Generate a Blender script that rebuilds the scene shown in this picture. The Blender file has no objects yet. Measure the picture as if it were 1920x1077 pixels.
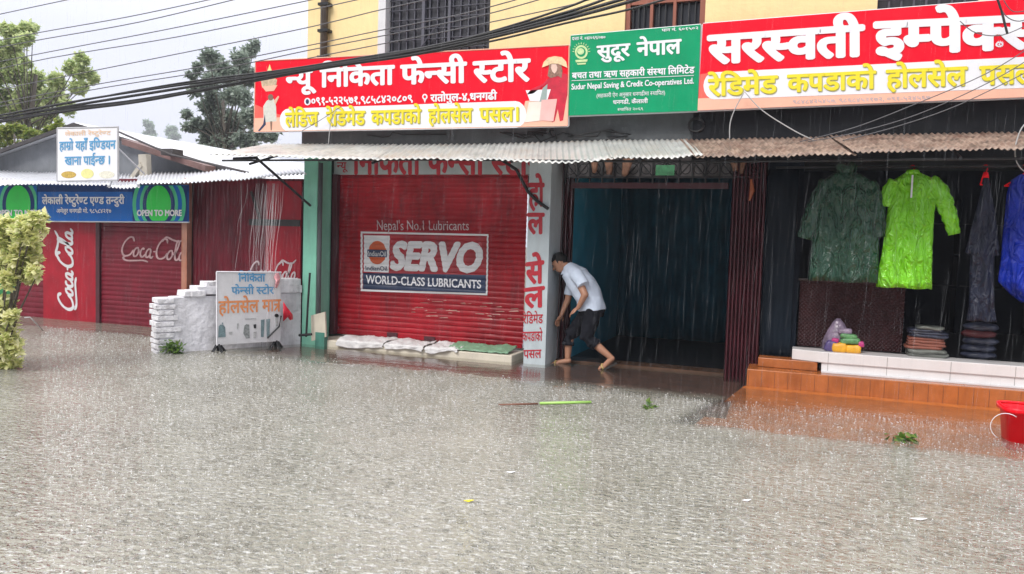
import bpy, bmesh, math, random
from mathutils import Vector, Matrix, noise as mnoise
random.seed(7)
R = math.radians
SC = bpy.context.scene
COL = SC.collection

# ------------------------------------------------------------------ camera
CAM_ROT = (math.pi/2-0.05765, 0.0, 0.35331)
CAM_ROLL = 0.03057
CAM_LOC = Vector((0, 0, 1.5))
FPX = 1443.0                                   # focal length in pixels of the 1920 px frame
MROT = Matrix.Rotation(CAM_ROT[2], 3, 'Z') @ Matrix.Rotation(CAM_ROT[0], 3, 'X') @ Matrix.Rotation(CAM_ROLL, 3, 'Z')
cam = bpy.data.cameras.new('camera')
cam.sensor_fit = 'HORIZONTAL'; cam.sensor_width = 36.0; cam.lens = 36.0*FPX/1920.0
cam.clip_start = 0.05; cam.clip_end = 2000
camo = bpy.data.objects.new('camera', cam); COL.objects.link(camo)
camo.matrix_world = Matrix.Translation(CAM_LOC) @ MROT.to_4x4()
SC.camera = camo

# ------------------------------------------------------------------ world, sun, exposure
SUN_EL, SUN_AZ = 47.0, 196.0                   # azimuth clockwise from +y
w = bpy.data.worlds.new('World'); SC.world = w; w.use_nodes = True
nt = w.node_tree; N = nt.nodes; L = nt.links
bg = N['Background']
sky = N.new('ShaderNodeTexSky'); sky.sky_type = 'NISHITA'; sky.sun_disc = False
sky.sun_elevation = R(SUN_EL); sky.sun_rotation = R(SUN_AZ); sky.dust_density = 4
tc = N.new('ShaderNodeTexCoord'); sep = N.new('ShaderNodeSeparateXYZ')
L.new(tc.outputs['Generated'], sep.inputs[0])
ramp = N.new('ShaderNodeValToRGB')             # overcast cloud: brighter overhead than at the horizon
L.new(sep.outputs['Z'], ramp.inputs[0])
e = ramp.color_ramp.elements
e[0].position = 0.0; e[0].color = (0.262, 0.266, 0.306, 1)
e[1].position = 0.95; e[1].color = (0.99, 0.99, 1.0, 1)
m1 = ramp.color_ramp.elements.new(0.22); m1.color = (0.295, 0.30, 0.350, 1)
cn = N.new('ShaderNodeTexNoise'); cn.inputs['Scale'].default_value = 2.2; cn.inputs['Detail'].default_value = 3
L.new(tc.outputs['Generated'], cn.inputs['Vector'])
cmr = N.new('ShaderNodeMapRange'); cmr.inputs['To Min'].default_value = 19; cmr.inputs['To Max'].default_value = 23
L.new(cn.outputs['Fac'], cmr.inputs['Value'])
vm = N.new('ShaderNodeVectorMath'); vm.operation = 'SCALE'
L.new(ramp.outputs['Color'], vm.inputs[0]); L.new(cmr.outputs['Result'], vm.inputs['Scale'])
dk = N.new('ShaderNodeMapRange'); dk.interpolation_type = 'SMOOTHSTEP'       # sky dimmed low behind the camera, added to deepen shade under the awning
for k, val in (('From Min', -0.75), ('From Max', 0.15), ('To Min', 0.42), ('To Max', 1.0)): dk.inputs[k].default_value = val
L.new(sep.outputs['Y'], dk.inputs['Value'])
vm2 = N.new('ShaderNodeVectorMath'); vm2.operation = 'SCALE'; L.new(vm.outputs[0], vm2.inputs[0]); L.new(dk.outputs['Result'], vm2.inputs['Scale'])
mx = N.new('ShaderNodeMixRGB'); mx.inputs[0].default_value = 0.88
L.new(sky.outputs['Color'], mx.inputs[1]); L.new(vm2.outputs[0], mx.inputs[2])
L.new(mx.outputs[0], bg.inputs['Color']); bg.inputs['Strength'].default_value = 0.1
sun = bpy.data.lights.new('sun', 'SUN'); sun.energy = 1.5; sun.angle = R(24); sun.color = (1, 0.97, 0.93)
suno = bpy.data.objects.new('sun', sun); COL.objects.link(suno)
suno.location = (0, -5, 20)
az = R(SUN_AZ)
sd = Vector((math.sin(az)*math.cos(R(SUN_EL)), math.cos(az)*math.cos(R(SUN_EL)), math.sin(R(SUN_EL))))
suno.rotation_euler = sd.to_track_quat('Z', 'Y').to_euler()
vs = SC.view_settings; vs.view_transform = 'Standard'; vs.look = 'None'; vs.exposure = 0.77; vs.gamma = 1.0
SC.cycles.transparent_max_bounces = 24
SC.cycles.max_bounces = 8

# ------------------------------------------------------------------ measuring helpers (photograph pixel -> point on a real plane)
def ray(px, py):
    return MROT @ Vector(((px-960)/FPX, -(py-538.5)/FPX, -1.0))
def P(px, py, Y):                              # on the plane y = Y (parallel to the shop front)
    d = ray(px, py); return CAM_LOC + d*((Y-CAM_LOC.y)/d.y)
def G(px, py, z=0.0):                          # on the level z
    d = ray(px, py); return CAM_LOC + d*((z-CAM_LOC.z)/d.z)
def V(px, py, A, B):                           # on the vertical plane through two ground points
    n = Vector((-(B[1]-A[1]), B[0]-A[0], 0)); d = ray(px, py)
    return CAM_LOC + d*((Vector((A[0], A[1], 0))-CAM_LOC).dot(n)/d.dot(n))

# ------------------------------------------------------------------ materials
MATS = {}
def mat(name, col, rough=0.6, metal=0.0, var=0.15, vs_=3.0, bump=0.0, bs=40.0, streak=0.0, dirt=(0.09, 0.08, 0.07), dirt_amt=0.0, spec=0.5, coat=0.0, dscale=1.3):
    if name in MATS: return MATS[name]
    m = bpy.data.materials.new(name); MATS[name] = m; m.use_nodes = True
    nt = m.node_tree; N = nt.nodes; L = nt.links; b = N['Principled BSDF']
    b.inputs['Roughness'].default_value = rough; b.inputs['Metallic'].default_value = metal
    b.inputs['Specular IOR Level'].default_value = spec
    if coat: b.inputs['Coat Weight'].default_value = coat; b.inputs['Coat Roughness'].default_value = 0.08
    g = N.new('ShaderNodeNewGeometry')
    n = N.new('ShaderNodeTexNoise'); n.inputs['Scale'].default_value = vs_; n.inputs['Detail'].default_value = 6
    n.inputs['Roughness'].default_value = 0.62
    L.new(g.outputs['Position'], n.inputs['Vector'])
    mr = N.new('ShaderNodeMapRange'); mr.inputs['From Min'].default_value = 0.3; mr.inputs['From Max'].default_value = 0.7
    mr.inputs['To Min'].default_value = 1-var; mr.inputs['To Max'].default_value = 1+var
    L.new(n.outputs['Fac'], mr.inputs['Value'])
    v = N.new('ShaderNodeVectorMath'); v.operation = 'SCALE'; v.inputs[0].default_value = col
    L.new(mr.outputs['Result'], v.inputs['Scale']); out = v.outputs[0]
    if dirt_amt or streak:
        mp = N.new('ShaderNodeMapping'); mp.inputs['Scale'].default_value = (1, 1, 0.18 if streak else 1)
        L.new(g.outputs['Position'], mp.inputs['Vector'])
        n2 = N.new('ShaderNodeTexNoise'); n2.inputs['Scale'].default_value = dscale*(4 if streak else 1); n2.inputs['Detail'].default_value = 8
        n2.inputs['Roughness'].default_value = 0.7
        L.new(mp.outputs[0], n2.inputs['Vector'])
        m2 = N.new('ShaderNodeMapRange'); m2.inputs['From Min'].default_value = 0.48; m2.inputs['From Max'].default_value = 0.72
        m2.inputs['To Max'].default_value = max(dirt_amt, streak)
        L.new(n2.outputs['Fac'], m2.inputs['Value'])
        x = N.new('ShaderNodeMixRGB'); x.inputs[2].default_value = (*dirt, 1)
        L.new(m2.outputs['Result'], x.inputs[0]); L.new(out, x.inputs[1]); out = x.outputs[0]
    L.new(out, b.inputs['Base Color'])
    if bump:
        n3 = N.new('ShaderNodeTexNoise'); n3.inputs['Scale'].default_value = bs; n3.inputs['Detail'].default_value = 4
        L.new(g.outputs['Position'], n3.inputs['Vector'])
        bp = N.new('ShaderNodeBump'); bp.inputs['Strength'].default_value = bump; bp.inputs['Distance'].default_value = 0.02
        L.new(n3.outputs['Fac'], bp.inputs['Height']); L.new(bp.outputs[0], b.inputs['Normal'])
    return m

M_yellow = mat('yellow_wall_paint', (0.90, 0.70, 0.36), 0.8, var=0.05, bump=0.15, bs=30, streak=0.22, dirt=(0.45, 0.33, 0.17))
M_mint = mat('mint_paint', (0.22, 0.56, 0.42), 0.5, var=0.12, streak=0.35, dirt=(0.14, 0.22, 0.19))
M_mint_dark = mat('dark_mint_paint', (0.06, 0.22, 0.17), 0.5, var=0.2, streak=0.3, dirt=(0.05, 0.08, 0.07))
M_concrete = mat('weathered_concrete', (0.095, 0.105, 0.112), 0.75, var=0.25, bump=0.3, bs=25, streak=0.6, dirt=(0.05, 0.055, 0.06))
M_cream = mat('cream_plaster', (0.66, 0.61, 0.50), 0.65, var=0.1, dirt_amt=0.3, dirt=(0.3, 0.27, 0.22))
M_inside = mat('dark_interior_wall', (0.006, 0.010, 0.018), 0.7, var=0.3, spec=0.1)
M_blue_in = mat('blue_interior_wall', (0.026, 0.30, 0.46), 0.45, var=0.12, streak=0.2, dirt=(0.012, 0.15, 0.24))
M_floor_in = mat('dark_interior_floor', (0.012, 0.012, 0.014), 0.4, var=0.2, spec=0.3)
M_red_shut = mat('red_shutter_paint', (0.31, 0.003, 0.012), 0.36, var=0.4, vs_=1.6, streak=0.75, dirt=(0.10, 0.009, 0.016), bump=0.05, dscale=2.0, spec=0.3)
M_maroon = mat('maroon_gate_paint', (0.07, 0.012, 0.02), 0.45, var=0.3, streak=0.4, dirt=(0.03, 0.012, 0.014))
M_coke = mat('red_tin_paint', (0.34, 0.006, 0.020), 0.4, var=0.2, streak=0.55, dirt=(0.16, 0.012, 0.022), dscale=1.2, spec=0.3)
M_coke_old = mat('faded_red_tin_paint', (0.16, 0.007, 0.020), 0.45, var=0.25, streak=0.6, dirt=(0.10, 0.012, 0.02), dscale=1.2, spec=0.3)
M_white = mat('white_sign_paint', (0.80, 0.80, 0.84), 0.4, var=0.03)
M_offwhite = mat('worn_white_paint', (0.68, 0.68, 0.70), 0.5, var=0.08, dirt_amt=0.3, dirt=(0.36, 0.35, 0.33), vs_=6)
M_faded_white = mat('faded_white_paint', (0.50, 0.40, 0.42), 0.5, var=0.25, vs_=8)
M_dirty_white = mat('rain_stained_white_plaster', (0.72, 0.71, 0.75), 0.7, var=0.16, bump=1.0, bs=14, streak=0.5, dirt=(0.30, 0.30, 0.31), vs_=5)
M_mortar = mat('white_brick', (0.74, 0.73, 0.76), 0.75, var=0.2, bump=1.0, bs=24, dirt_amt=0.7, dirt=(0.25, 0.23, 0.23), vs_=14, dscale=5)
M_sign_red = mat('red_flex_banner', (0.84, 0.003, 0.022), 0.32, var=0.06, vs_=2.5, bump=0.6, bs=2.5, streak=0.35, dirt=(0.55, 0.02, 0.035), spec=0.2)
M_peach = mat('peach_flex_banner', (0.86, 0.47, 0.34), 0.35, var=0.05)
M_green_sign = mat('green_flex_banner', (0.004, 0.30, 0.13), 0.32, var=0.08, vs_=2.5, bump=0.5, bs=4, streak=0.2, dirt=(0.01, 0.2, 0.09), spec=0.2)
M_yel_text = mat('yellow_sign_paint', (0.82, 0.68, 0.02), 0.4, var=0.03)
M_olive = mat('olive_outline_paint', (0.42, 0.40, 0.14), 0.4, var=0.05)
M_pale_yel = mat('pale_yellow_print', (0.75, 0.72, 0.30), 0.4, var=0.1, vs_=20)
M_navy = mat('navy_paint', (0.018, 0.035, 0.09), 0.4, var=0.2)
M_navy_panel = mat('dark_navy_tarpaulin', (0.004, 0.009, 0.016), 0.5, var=0.3, bump=0.3, bs=8, spec=0.12)
M_orange_logo = mat('orange_logo_paint', (0.55, 0.10, 0.03), 0.45, var=0.15)
M_ban_blue = mat('blue_flex_banner', (0.005, 0.13, 0.48), 0.35, var=0.1, spec=0.2)
M_ban_navy = mat('deep_blue_print', (0.004, 0.035, 0.16), 0.35, var=0.1, spec=0.2)
M_ban_green = mat('green_print', (0.01, 0.62, 0.06), 0.35, var=0.1)
M_ban_teal = mat('teal_green_print', (0.05, 0.52, 0.24), 0.35, var=0.15)
M_blue_text = mat('blue_hand_lettering', (0.10, 0.33, 0.58), 0.5, var=0.2, vs_=30)
M_orange_text = mat('orange_hand_lettering', (0.75, 0.28, 0.10), 0.5, var=0.2, vs_=30)
M_red_text = mat('red_hand_lettering', (0.45, 0.015, 0.03), 0.5, var=0.2, vs_=20)
M_tin = mat('galvanised_tin', (0.52, 0.53, 0.51), 0.38, metal=0.25, var=0.3, vs_=5, dirt_amt=0.9, dirt=(0.36, 0.29, 0.23), dscale=2.5)
M_tin_rust = mat('rusty_brown_tin', (0.26, 0.19, 0.15), 0.55, metal=0.1, var=0.7, vs_=9, dirt_amt=0.9, dirt=(0.11, 0.045, 0.03), dscale=5)
M_tin_white = mat('pale_roof_tin', (0.62, 0.63, 0.67), 0.35, metal=0.2, var=0.08, dirt_amt=0.35, dirt=(0.45, 0.45, 0.45), dscale=1.5)
M_grey_wall = mat('grey_gable_plaster', (0.22, 0.235, 0.26), 0.8, var=0.15, streak=0.4, dirt=(0.12, 0.13, 0.14))
M_roofedge = mat('dark_roof_timber', (0.045, 0.04, 0.042), 0.7, var=0.3)
M_rust_tile = mat('rusty_roof_sheet', (0.15, 0.085, 0.078), 0.6, var=0.3)
M_black = mat('black_rubber', (0.012, 0.012, 0.014), 0.45, var=0.2)
M_wire_grey = mat('grey_wire', (0.10, 0.10, 0.11), 0.5, var=0.2)
M_wire_pale = mat('pale_wire', (0.42, 0.42, 0.42), 0.5, var=0.2)
M_iron = mat('black_iron', (0.02, 0.021, 0.024), 0.5, metal=0.3, var=0.3)
M_woodtile = mat('orange_wood_tile', (0.40, 0.125, 0.034), 0.22, var=0.25, vs_=4, streak=0.5, dirt=(0.26, 0.07, 0.018), dscale=3)
M_woodtile_flat = mat('orange_floor_tile', (0.48, 0.15, 0.035), 0.2, var=0.25, vs_=6)
M_whitetile = mat('white_ledge_tile', (0.72, 0.70, 0.70), 0.22, var=0.05, dirt_amt=0.15, dirt=(0.5, 0.46, 0.42))
M_wicker = mat('dark_wicker', (0.042, 0.014, 0.016), 0.5, var=0.35, vs_=12, spec=0.2)
M_brownframe = mat('red_brown_window_frame', (0.28, 0.085, 0.05), 0.5, var=0.15)
M_pane = mat('dark_window_glass', (0.025, 0.028, 0.036), 0.12, var=0.2)
M_net = mat('dark_window_net', (0.022, 0.022, 0.032), 0.55, var=0.4, vs_=12)
M_bar = mat('grey_window_bar', (0.085, 0.085, 0.11), 0.5, var=0.2)
M_skin = mat('skin', (0.40, 0.20, 0.125), 0.45, var=0.06)
M_shirt = mat('pale_blue_shirt_cloth', (0.56, 0.64, 0.77), 0.8, var=0.05, bump=0.4, bs=14)
M_trouser = mat('charcoal_trouser_cloth', (0.008, 0.009, 0.014), 0.8, var=0.25, spec=.2, bump=0.4, bs=16)
M_hair = mat('black_hair', (0.004, 0.004, 0.004), 0.45, spec=.25, var=0.3, bump=0.4, bs=60)
M_sandal = mat('dark_sandal', (0.02, 0.018, 0.016), 0.5, var=0.2)
M_strap = mat('tan_sandal_strap', (0.50, 0.36, 0.14), 0.5, var=0.2)
def plastic(name, col, r=0.13, s=1.0, sc=7.5, cw=0.35, sp=0.55):
    m = mat(name, col, r, var=0.12, vs_=4, coat=cw, spec=sp)
    nt = m.node_tree; N = nt.nodes; L = nt.links; b = N['Principled BSDF']
    g = N.new('ShaderNodeNewGeometry'); mp = N.new('ShaderNodeMapping'); mp.inputs['Scale'].default_value = (1.25, 1, 0.55)
    L.new(g.outputs['Position'], mp.inputs[0])
    n = N.new('ShaderNodeTexNoise'); n.inputs['Scale'].default_value = sc; n.inputs['Detail'].default_value = 4; n.inputs['Distortion'].default_value = 2.2
    L.new(mp.outputs[0], n.inputs['Vector'])
    bp = N.new('ShaderNodeBump'); bp.inputs['Strength'].default_value = s; bp.inputs['Distance'].default_value = 0.09
    L.new(n.outputs['Fac'], bp.inputs['Height']); L.new(bp.outputs[0], b.inputs['Normal']); L.new(bp.outputs[0], b.inputs['Coat Normal'])
    return m
M_pl_green = plastic('dark_green_plastic', (0.010, 0.062, 0.034), .12, 1.0, 8.5, .55, .55)
M_pl_lime = plastic('lime_plastic', (0.22, 0.72, 0.006), 0.14, 1.0, 8.5, .7, .6)
M_pl_blue = plastic('blue_plastic', (0.001, 0.022, 0.36), .2, 1.0, 7.5, .12, .3)
M_pl_grey = plastic('slate_grey_plastic', (0.010, 0.014, 0.034), 0.35, 0.9, 7.5, .1, .35)
M_pl_red = mat('red_plastic', (0.90, 0.006, 0.018), 0.3, var=0.06, spec=0.2)
M_red_cloth = mat('red_plastic_bag', (0.75, 0.02, 0.05), 0.35, var=0.15, bump=0.3, bs=15)
M_sack = mat('white_woven_sack', (0.70, 0.69, 0.69), 0.6, var=0.12, vs_=8, bump=0.5, bs=22, dirt_amt=0.35, dirt=(0.35, 0.32, 0.28))
M_sack_green = mat('green_tarpaulin', (0.20, 0.36, 0.23), 0.5, var=0.2, bump=0.4, bs=20)
M_bag_yel = mat('yellow_cloth_pack', (0.72, 0.36, 0.02), 0.4, var=0.15, vs_=15)
M_bag_green = mat('green_cloth_pack', (0.10, 0.26, 0.10), 0.35, var=0.5, vs_=18)
M_bag_clear = mat('cloudy_plastic_bag', (0.22, 0.17, 0.24), 0.2, var=0.4, vs_=12, bump=0.6, bs=20)
M_bag_pink = mat('magenta_cloth_pack', (0.45, 0.03, 0.18), 0.4, var=0.2)
M_bag_purple = mat('purple_cloth_pack', (0.10, 0.07, 0.22), 0.4, var=0.3)
M_cl_rust = mat('rust_folded_cloth', (0.22, 0.07, 0.045), 0.6, var=0.2, vs_=14)
M_cl_navy = mat('navy_folded_cloth', (0.03, 0.035, 0.06), 0.35, var=0.4, vs_=14)
M_cl_grey = mat('grey_green_folded_cloth', (0.13, 0.14, 0.125), 0.4, var=0.3, vs_=14)
M_bark = mat('tree_bark', (0.09, 0.075, 0.06), 0.85, var=0.3, bump=0.5, bs=20)
def leafmat(name, a, b_, c):
    m = bpy.data.materials.new(name); m.use_nodes = True; nt = m.node_tree; N = nt.nodes; L = nt.links
    b = N['Principled BSDF']; b.inputs['Roughness'].default_value = 0.45
    g = N.new('ShaderNodeNewGeometry'); cr = N.new('ShaderNodeValToRGB')
    cr.color_ramp.elements[0].color = (*a, 1); cr.color_ramp.elements[1].color = (*c, 1)
    x = cr.color_ramp.elements.new(0.5); x.color = (*b_, 1)
    L.new(g.outputs['Random Per Island'], cr.inputs[0]); L.new(cr.outputs[0], b.inputs['Base Color'])
    tr = N.new('ShaderNodeBsdfTranslucent'); L.new(cr.outputs[0], tr.inputs[0])
    mxs = N.new('ShaderNodeMixShader'); mxs.inputs[0].default_value = 0.45
    L.new(b.outputs[0], mxs.inputs[1]); L.new(tr.outputs[0], mxs.inputs[2]); L.new(mxs.outputs[0], N['Material Output'].inputs[0])
    return m
M_leaf_l = leafmat('light_tree_leaf', (0.38, 0.50, 0.22), (0.54, 0.62, 0.29), (0.68, 0.72, 0.40))  # leaf tones lightened to put the rain haze into the colour
M_leaf_d = leafmat('dark_tree_leaf', (0.17, 0.22, 0.18), (0.27, 0.33, 0.27), (0.40, 0.46, 0.38))
M_leaf_y = leafmat('variegated_leaf', (0.38, 0.46, 0.14), (0.76, 0.76, 0.34), (0.90, 0.87, 0.58))
M_leaf_f = leafmat('far_tree_leaf', (0.22, 0.32, 0.2), (0.28, 0.38, 0.24), (0.34, 0.44, 0.3))
M_leaf_w = leafmat('weed_leaf', (0.05, 0.12, 0.02), (0.10, 0.20, 0.03), (0.20, 0.30, 0.05))
M_band = mat('green_guard_paint', (0.10, 0.50, 0.24), 0.5, var=0.1)

# ------------------------------------------------------------------ object helpers
def wloc(o):
    v = Vector((0, 0, 0))
    while o: v += o.location; o = o.parent
    return v
def tag(o, label=None, cat=None, group=None, kind=None):
    if label: o['label'] = label
    if cat: o['category'] = cat
    if group: o['group'] = group
    if kind: o['kind'] = kind
    return o
def thing(name, label, cat, loc, group=None):
    o = bpy.data.objects.new(name, None); o.empty_display_size = 0.2; COL.objects.link(o); o.location = loc
    return tag(o, label, cat, group)
class MB:
    def __init__(s): s.v = []; s.f = []; s.mi = []
    def add(s, vs, fs, mi=0):
        k = len(s.v); s.v.extend([tuple(p) for p in vs]); s.f.extend([tuple(i+k for i in f) for f in fs]); s.mi.extend([mi]*len(fs)); return s
    def box(s, x0, x1, y0, y1, z0, z1, mi=0):
        return s.add([(x0,y0,z0),(x1,y0,z0),(x1,y1,z0),(x0,y1,z0),(x0,y0,z1),(x1,y0,z1),(x1,y1,z1),(x0,y1,z1)],
              [(0,3,2,1),(4,5,6,7),(0,1,5,4),(1,2,6,5),(2,3,7,6),(3,0,4,7)], mi)
    def hexa(s, p, mi=0):                      # eight corners: bottom ring then top ring
        return s.add(p, [(0,3,2,1),(4,5,6,7),(0,1,5,4),(1,2,6,5),(2,3,7,6),(3,0,4,7)], mi)
    def prism(s, pts, off, mi=0):              # planar polygon extruded along a vector
        n = len(pts); off = Vector(off); pts = [Vector(p) for p in pts]
        return s.add(pts+[p+off for p in pts], [tuple(range(n-1, -1, -1)), tuple(range(n, 2*n))]+[(i, (i+1) % n, n+(i+1) % n, n+i) for i in range(n)], mi)
    def tube(s, pts, r, n=6, mi=0, cap=True):
        pts = [Vector(p) for p in pts]; rs = r if isinstance(r, (list, tuple)) else [r]*len(pts)
        k = len(s.v); rings = []
        up = Vector((0, 0, 1))
        for i, p in enumerate(pts):
            d = (pts[min(i+1, len(pts)-1)]-pts[max(i-1, 0)])
            d = d.normalized() if d.length > 1e-9 else Vector((0, 0, 1))
            a = up if abs(d.dot(up)) < 0.95 else Vector((0, 1, 0))
            u = d.cross(a).normalized(); w_ = d.cross(u)
            rings.append([p+(u*math.cos(2*math.pi*j/n)+w_*math.sin(2*math.pi*j/n))*rs[i] for j in range(n)])
        vs = [q for rg in rings for q in rg]; fs = []
        for i in range(len(pts)-1):
            for j in range(n):
                fs.append((i*n+j, i*n+(j+1) % n, (i+1)*n+(j+1) % n, (i+1)*n+j))
        if cap: fs.append(tuple(range(n-1, -1, -1))); fs.append(tuple((len(pts)-1)*n+j for j in range(n)))
        return s.add(vs, fs, mi)
    def loft(s, rings, mi=0, cap=True):
        n = len(rings[0]); vs = [q for rg in rings for q in rg]; fs = []
        for i in range(len(rings)-1):
            for j in range(n):
                fs.append((i*n+j, i*n+(j+1) % n, (i+1)*n+(j+1) % n, (i+1)*n+j))
        if cap: fs.append(tuple(range(n-1, -1, -1))); fs.append(tuple((len(rings)-1)*n+j for j in range(n)))
        return s.add(vs, fs, mi)
    def grid(s, fn, nu, nv, mi=0):
        vs = [fn(i/nu, j/nv) for j in range(nv+1) for i in range(nu+1)]
        return s.add(vs, [(j*(nu+1)+i, j*(nu+1)+i+1, (j+1)*(nu+1)+i+1, (j+1)*(nu+1)+i) for j in range(nv) for i in range(nu)], mi)
    def ellipsoid(s, c, rx, ry, rz, nu=16, nv=10, rot=None, mi=0):
        c = Vector(c); rings = []
        for i in range(nv+1):
            t = math.pi*(i/nv); t = min(max(t, 0.02), math.pi-0.02)
            rg = []
            for j in range(nu):
                a = 2*math.pi*j/nu; p = Vector((rx*math.sin(t)*math.cos(a), ry*math.sin(t)*math.sin(a), -rz*math.cos(t)))
                rg.append(c+(rot @ p if rot else p))
            rings.append(rg)
        return s.loft(rings, mi)
    def capsule(s, p0, r0, p1, r1, n=12):
        p0, p1 = Vector(p0), Vector(p1); d = (p1-p0)
        u = d.normalized() if d.length > 1e-6 else Vector((0, 0, 1)); pts = []; rs = []
        for k in range(5):
            a = math.pi/2*(k+0.15)/5; pts.append(p0-u*r0*math.cos(a)); rs.append(r0*math.sin(a))
        for k in range(5):
            t = k/4; pts.append(p0+d*t); rs.append(r0+(r1-r0)*t)
        for k in range(4, -1, -1):
            a = math.pi/2*(k+0.15)/5; pts.append(p1+u*r1*math.cos(a)); rs.append(r1*math.sin(a))
        return s.tube(pts, rs, n)
def mesh_obj(name, mb, m, parent=None, smooth=False, bevel=0.0, loc=None, solid=0.0):
    """links the collected shape as ONE mesh object, origin at its base (top level) or at its parent's origin"""
    if parent is not None: o0 = wloc(parent)
    elif loc is not None: o0 = Vector(loc)
    else:
        xs = [p[0] for p in mb.v]; ys = [p[1] for p in mb.v]; zs = [p[2] for p in mb.v]
        o0 = Vector(((min(xs)+max(xs))/2, (min(ys)+max(ys))/2, min(zs)))
    me = bpy.data.meshes.new(name)
    me.from_pydata([(p[0]-o0.x, p[1]-o0.y, p[2]-o0.z) for p in mb.v], [], mb.f)
    ms = m if isinstance(m, (list, tuple)) else [m]
    for q in ms: me.materials.append(q)
    if len(ms) > 1: me.polygons.foreach_set('material_index', mb.mi)
    if smooth: me.polygons.foreach_set('use_smooth', [True]*len(me.polygons))
    me.update()
    o = bpy.data.objects.new(name, me); COL.objects.link(o)
    if parent is not None: o.parent = parent
    else: o.location = o0
    if solid:
        q = o.modifiers.new('thickness', 'SOLIDIFY'); q.thickness = solid
    if bevel:
        q = o.modifiers.new('edge', 'BEVEL'); q.width = bevel; q.segments = 2; q.limit_method = 'ANGLE'
    return o
def sheet_prism(mb, px, Y, t=0.004, mi=0):    # outline given by photograph pixels on plane y=Y, t thick toward the viewer
    return mb.prism([P(a, b, Y) for a, b in px], (0, -t, 0), mi)

# ------------------------------------------------------------------ lettering
GL = {}
def load_glyphs(chars):
    objs = []
    for ch in sorted(set(chars)):
        if ch == ' ' or ch in GL: continue
        c = []
        for body in (ch, ch+'H'):
            cu = bpy.data.curves.new('glyph', 'FONT'); cu.body = body; cu.size = 1; cu.resolution_u = 3
            o = bpy.data.objects.new('glyph', cu); COL.objects.link(o); c.append(o)
        objs.append((ch, c))
    cu = bpy.data.curves.new('glyph', 'FONT'); cu.body = 'H'; cu.resolution_u = 3
    oh = bpy.data.objects.new('glyph', cu); COL.objects.link(oh)
    dg = bpy.context.evaluated_depsgraph_get()
    def ext(o):
        me = o.evaluated_get(dg).to_mesh()
        r = ([tuple(v.co[:2]) for v in me.vertices], [tuple(p.vertices) for p in me.polygons]); o.evaluated_get(dg).to_mesh_clear(); return r
    hmax = max(p[0] for p in ext(oh)[0])
    for ch, (a, b) in objs:
        v, f = ext(a); v2, _ = ext(b)
        GL[ch] = (v, f, max(p[0] for p in v2)-hmax)
        for o in (a, b):
            cu = o.data; bpy.data.objects.remove(o); bpy.data.curves.remove(cu)
    cu = oh.data; bpy.data.objects.remove(oh); bpy.data.curves.remove(cu)
CONS = set('कखगघचछजझटठडढणतथदधनपफबभमयरलवशषसहञङ')
SIGNS = set('ािीुूेैोौंँ')
HALF_CUT = {'क': 0.17}
def half(ch):
    v, f, adv = GL[ch]; xm = max(p[0] for p in v); cut = xm-HALF_CUT.get(ch, 0.19)
    bm = bmesh.new(); vs = [bm.verts.new((x, y, 0)) for x, y in v]
    for q in f: bm.faces.new([vs[i] for i in q])
    bmesh.ops.bisect_plane(bm, geom=bm.verts[:]+bm.edges[:]+bm.faces[:], plane_co=(cut, 0, 0), plane_no=(1, 0, 0), clear_outer=True)
    bm.verts.index_update()
    r = ([tuple(p.co[:2]) for p in bm.verts], [tuple(p.index for p in q.verts) for q in bm.faces]); bm.free()
    return r[0], r[1], cut
def stroke2d(pts, wd):
    vs = []; fs = []
    for (x0, y0), (x1, y1) in zip(pts, pts[1:]):
        d = Vector((x1-x0, y1-y0)).normalized(); n = Vector((-d.y, d.x))*wd/2; k = len(vs); e_ = d*wd*0.3
        vs += [(x0-e_.x+n.x, y0-e_.y+n.y), (x0-e_.x-n.x, y0-e_.y-n.y), (x1+e_.x-n.x, y1+e_.y-n.y), (x1+e_.x+n.x, y1+e_.y+n.y)]
        fs.append((k, k+1, k+2, k+3))
    return vs, fs
def layout(s):
    """devanagari clusters -> (verts, faces) in em units, baseline 0, headline 0.622"""
    V_, F_ = [], []; pen = 0.0
    def put(v, f, adv, dx=0.0):
        nonlocal pen
        k = len(V_); V_.extend([(x+pen+dx, y) for x, y in v]); F_.extend([tuple(i+k for i in q) for q in f]); pen += adv
    i = 0
    while i < len(s):
        ch = s[i]
        if ch == ' ': pen += 0.28; i += 1; continue
        if ch in CONS:
            cl = [ch]; j = i+1
            while j+1 < len(s) and s[j] == '्' and s[j+1] in CONS: cl.append(s[j+1]); j += 2
            sg = []
            while j < len(s) and s[j] in SIGNS: sg.append(s[j]); j += 1
            if 'ि' in sg: put(*GL['ि'])
            if cl == ['त', 'र']:
                v, f = stroke2d([(0.0, 0.588), (0.5, 0.588)], 0.07); put(v, f, 0)
                v, f = stroke2d([(0.38, 0.0), (0.38, 0.6)], 0.075); put(v, f, 0)
                v, f = stroke2d([(0.38, 0.36), (0.06, 0.36)], 0.07); put(v, f, 0)
                v, f = stroke2d([(0.37, 0.33), (0.05, 0.04)], 0.07); put(v, f, 0.46)
            else:
                rak = len(cl) > 1 and cl[-1] == 'र'
                if rak: cl = cl[:-1]
                for c in cl[:-1]: put(*half(c))
                v, f, adv = GL[cl[-1]]
                if rak:
                    xm = max(p[0] for p in v)-0.1; v2, f2 = stroke2d([(xm, 0.2), (xm-0.25, 0.02)], 0.07); put(v2, f2, 0)
                put(v, f, adv)
            for c in sg:
                if c != 'ि': put(*GL[c])
            i = j; continue
        put(*GL[ch]); i += 1
    return V_, F_
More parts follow.
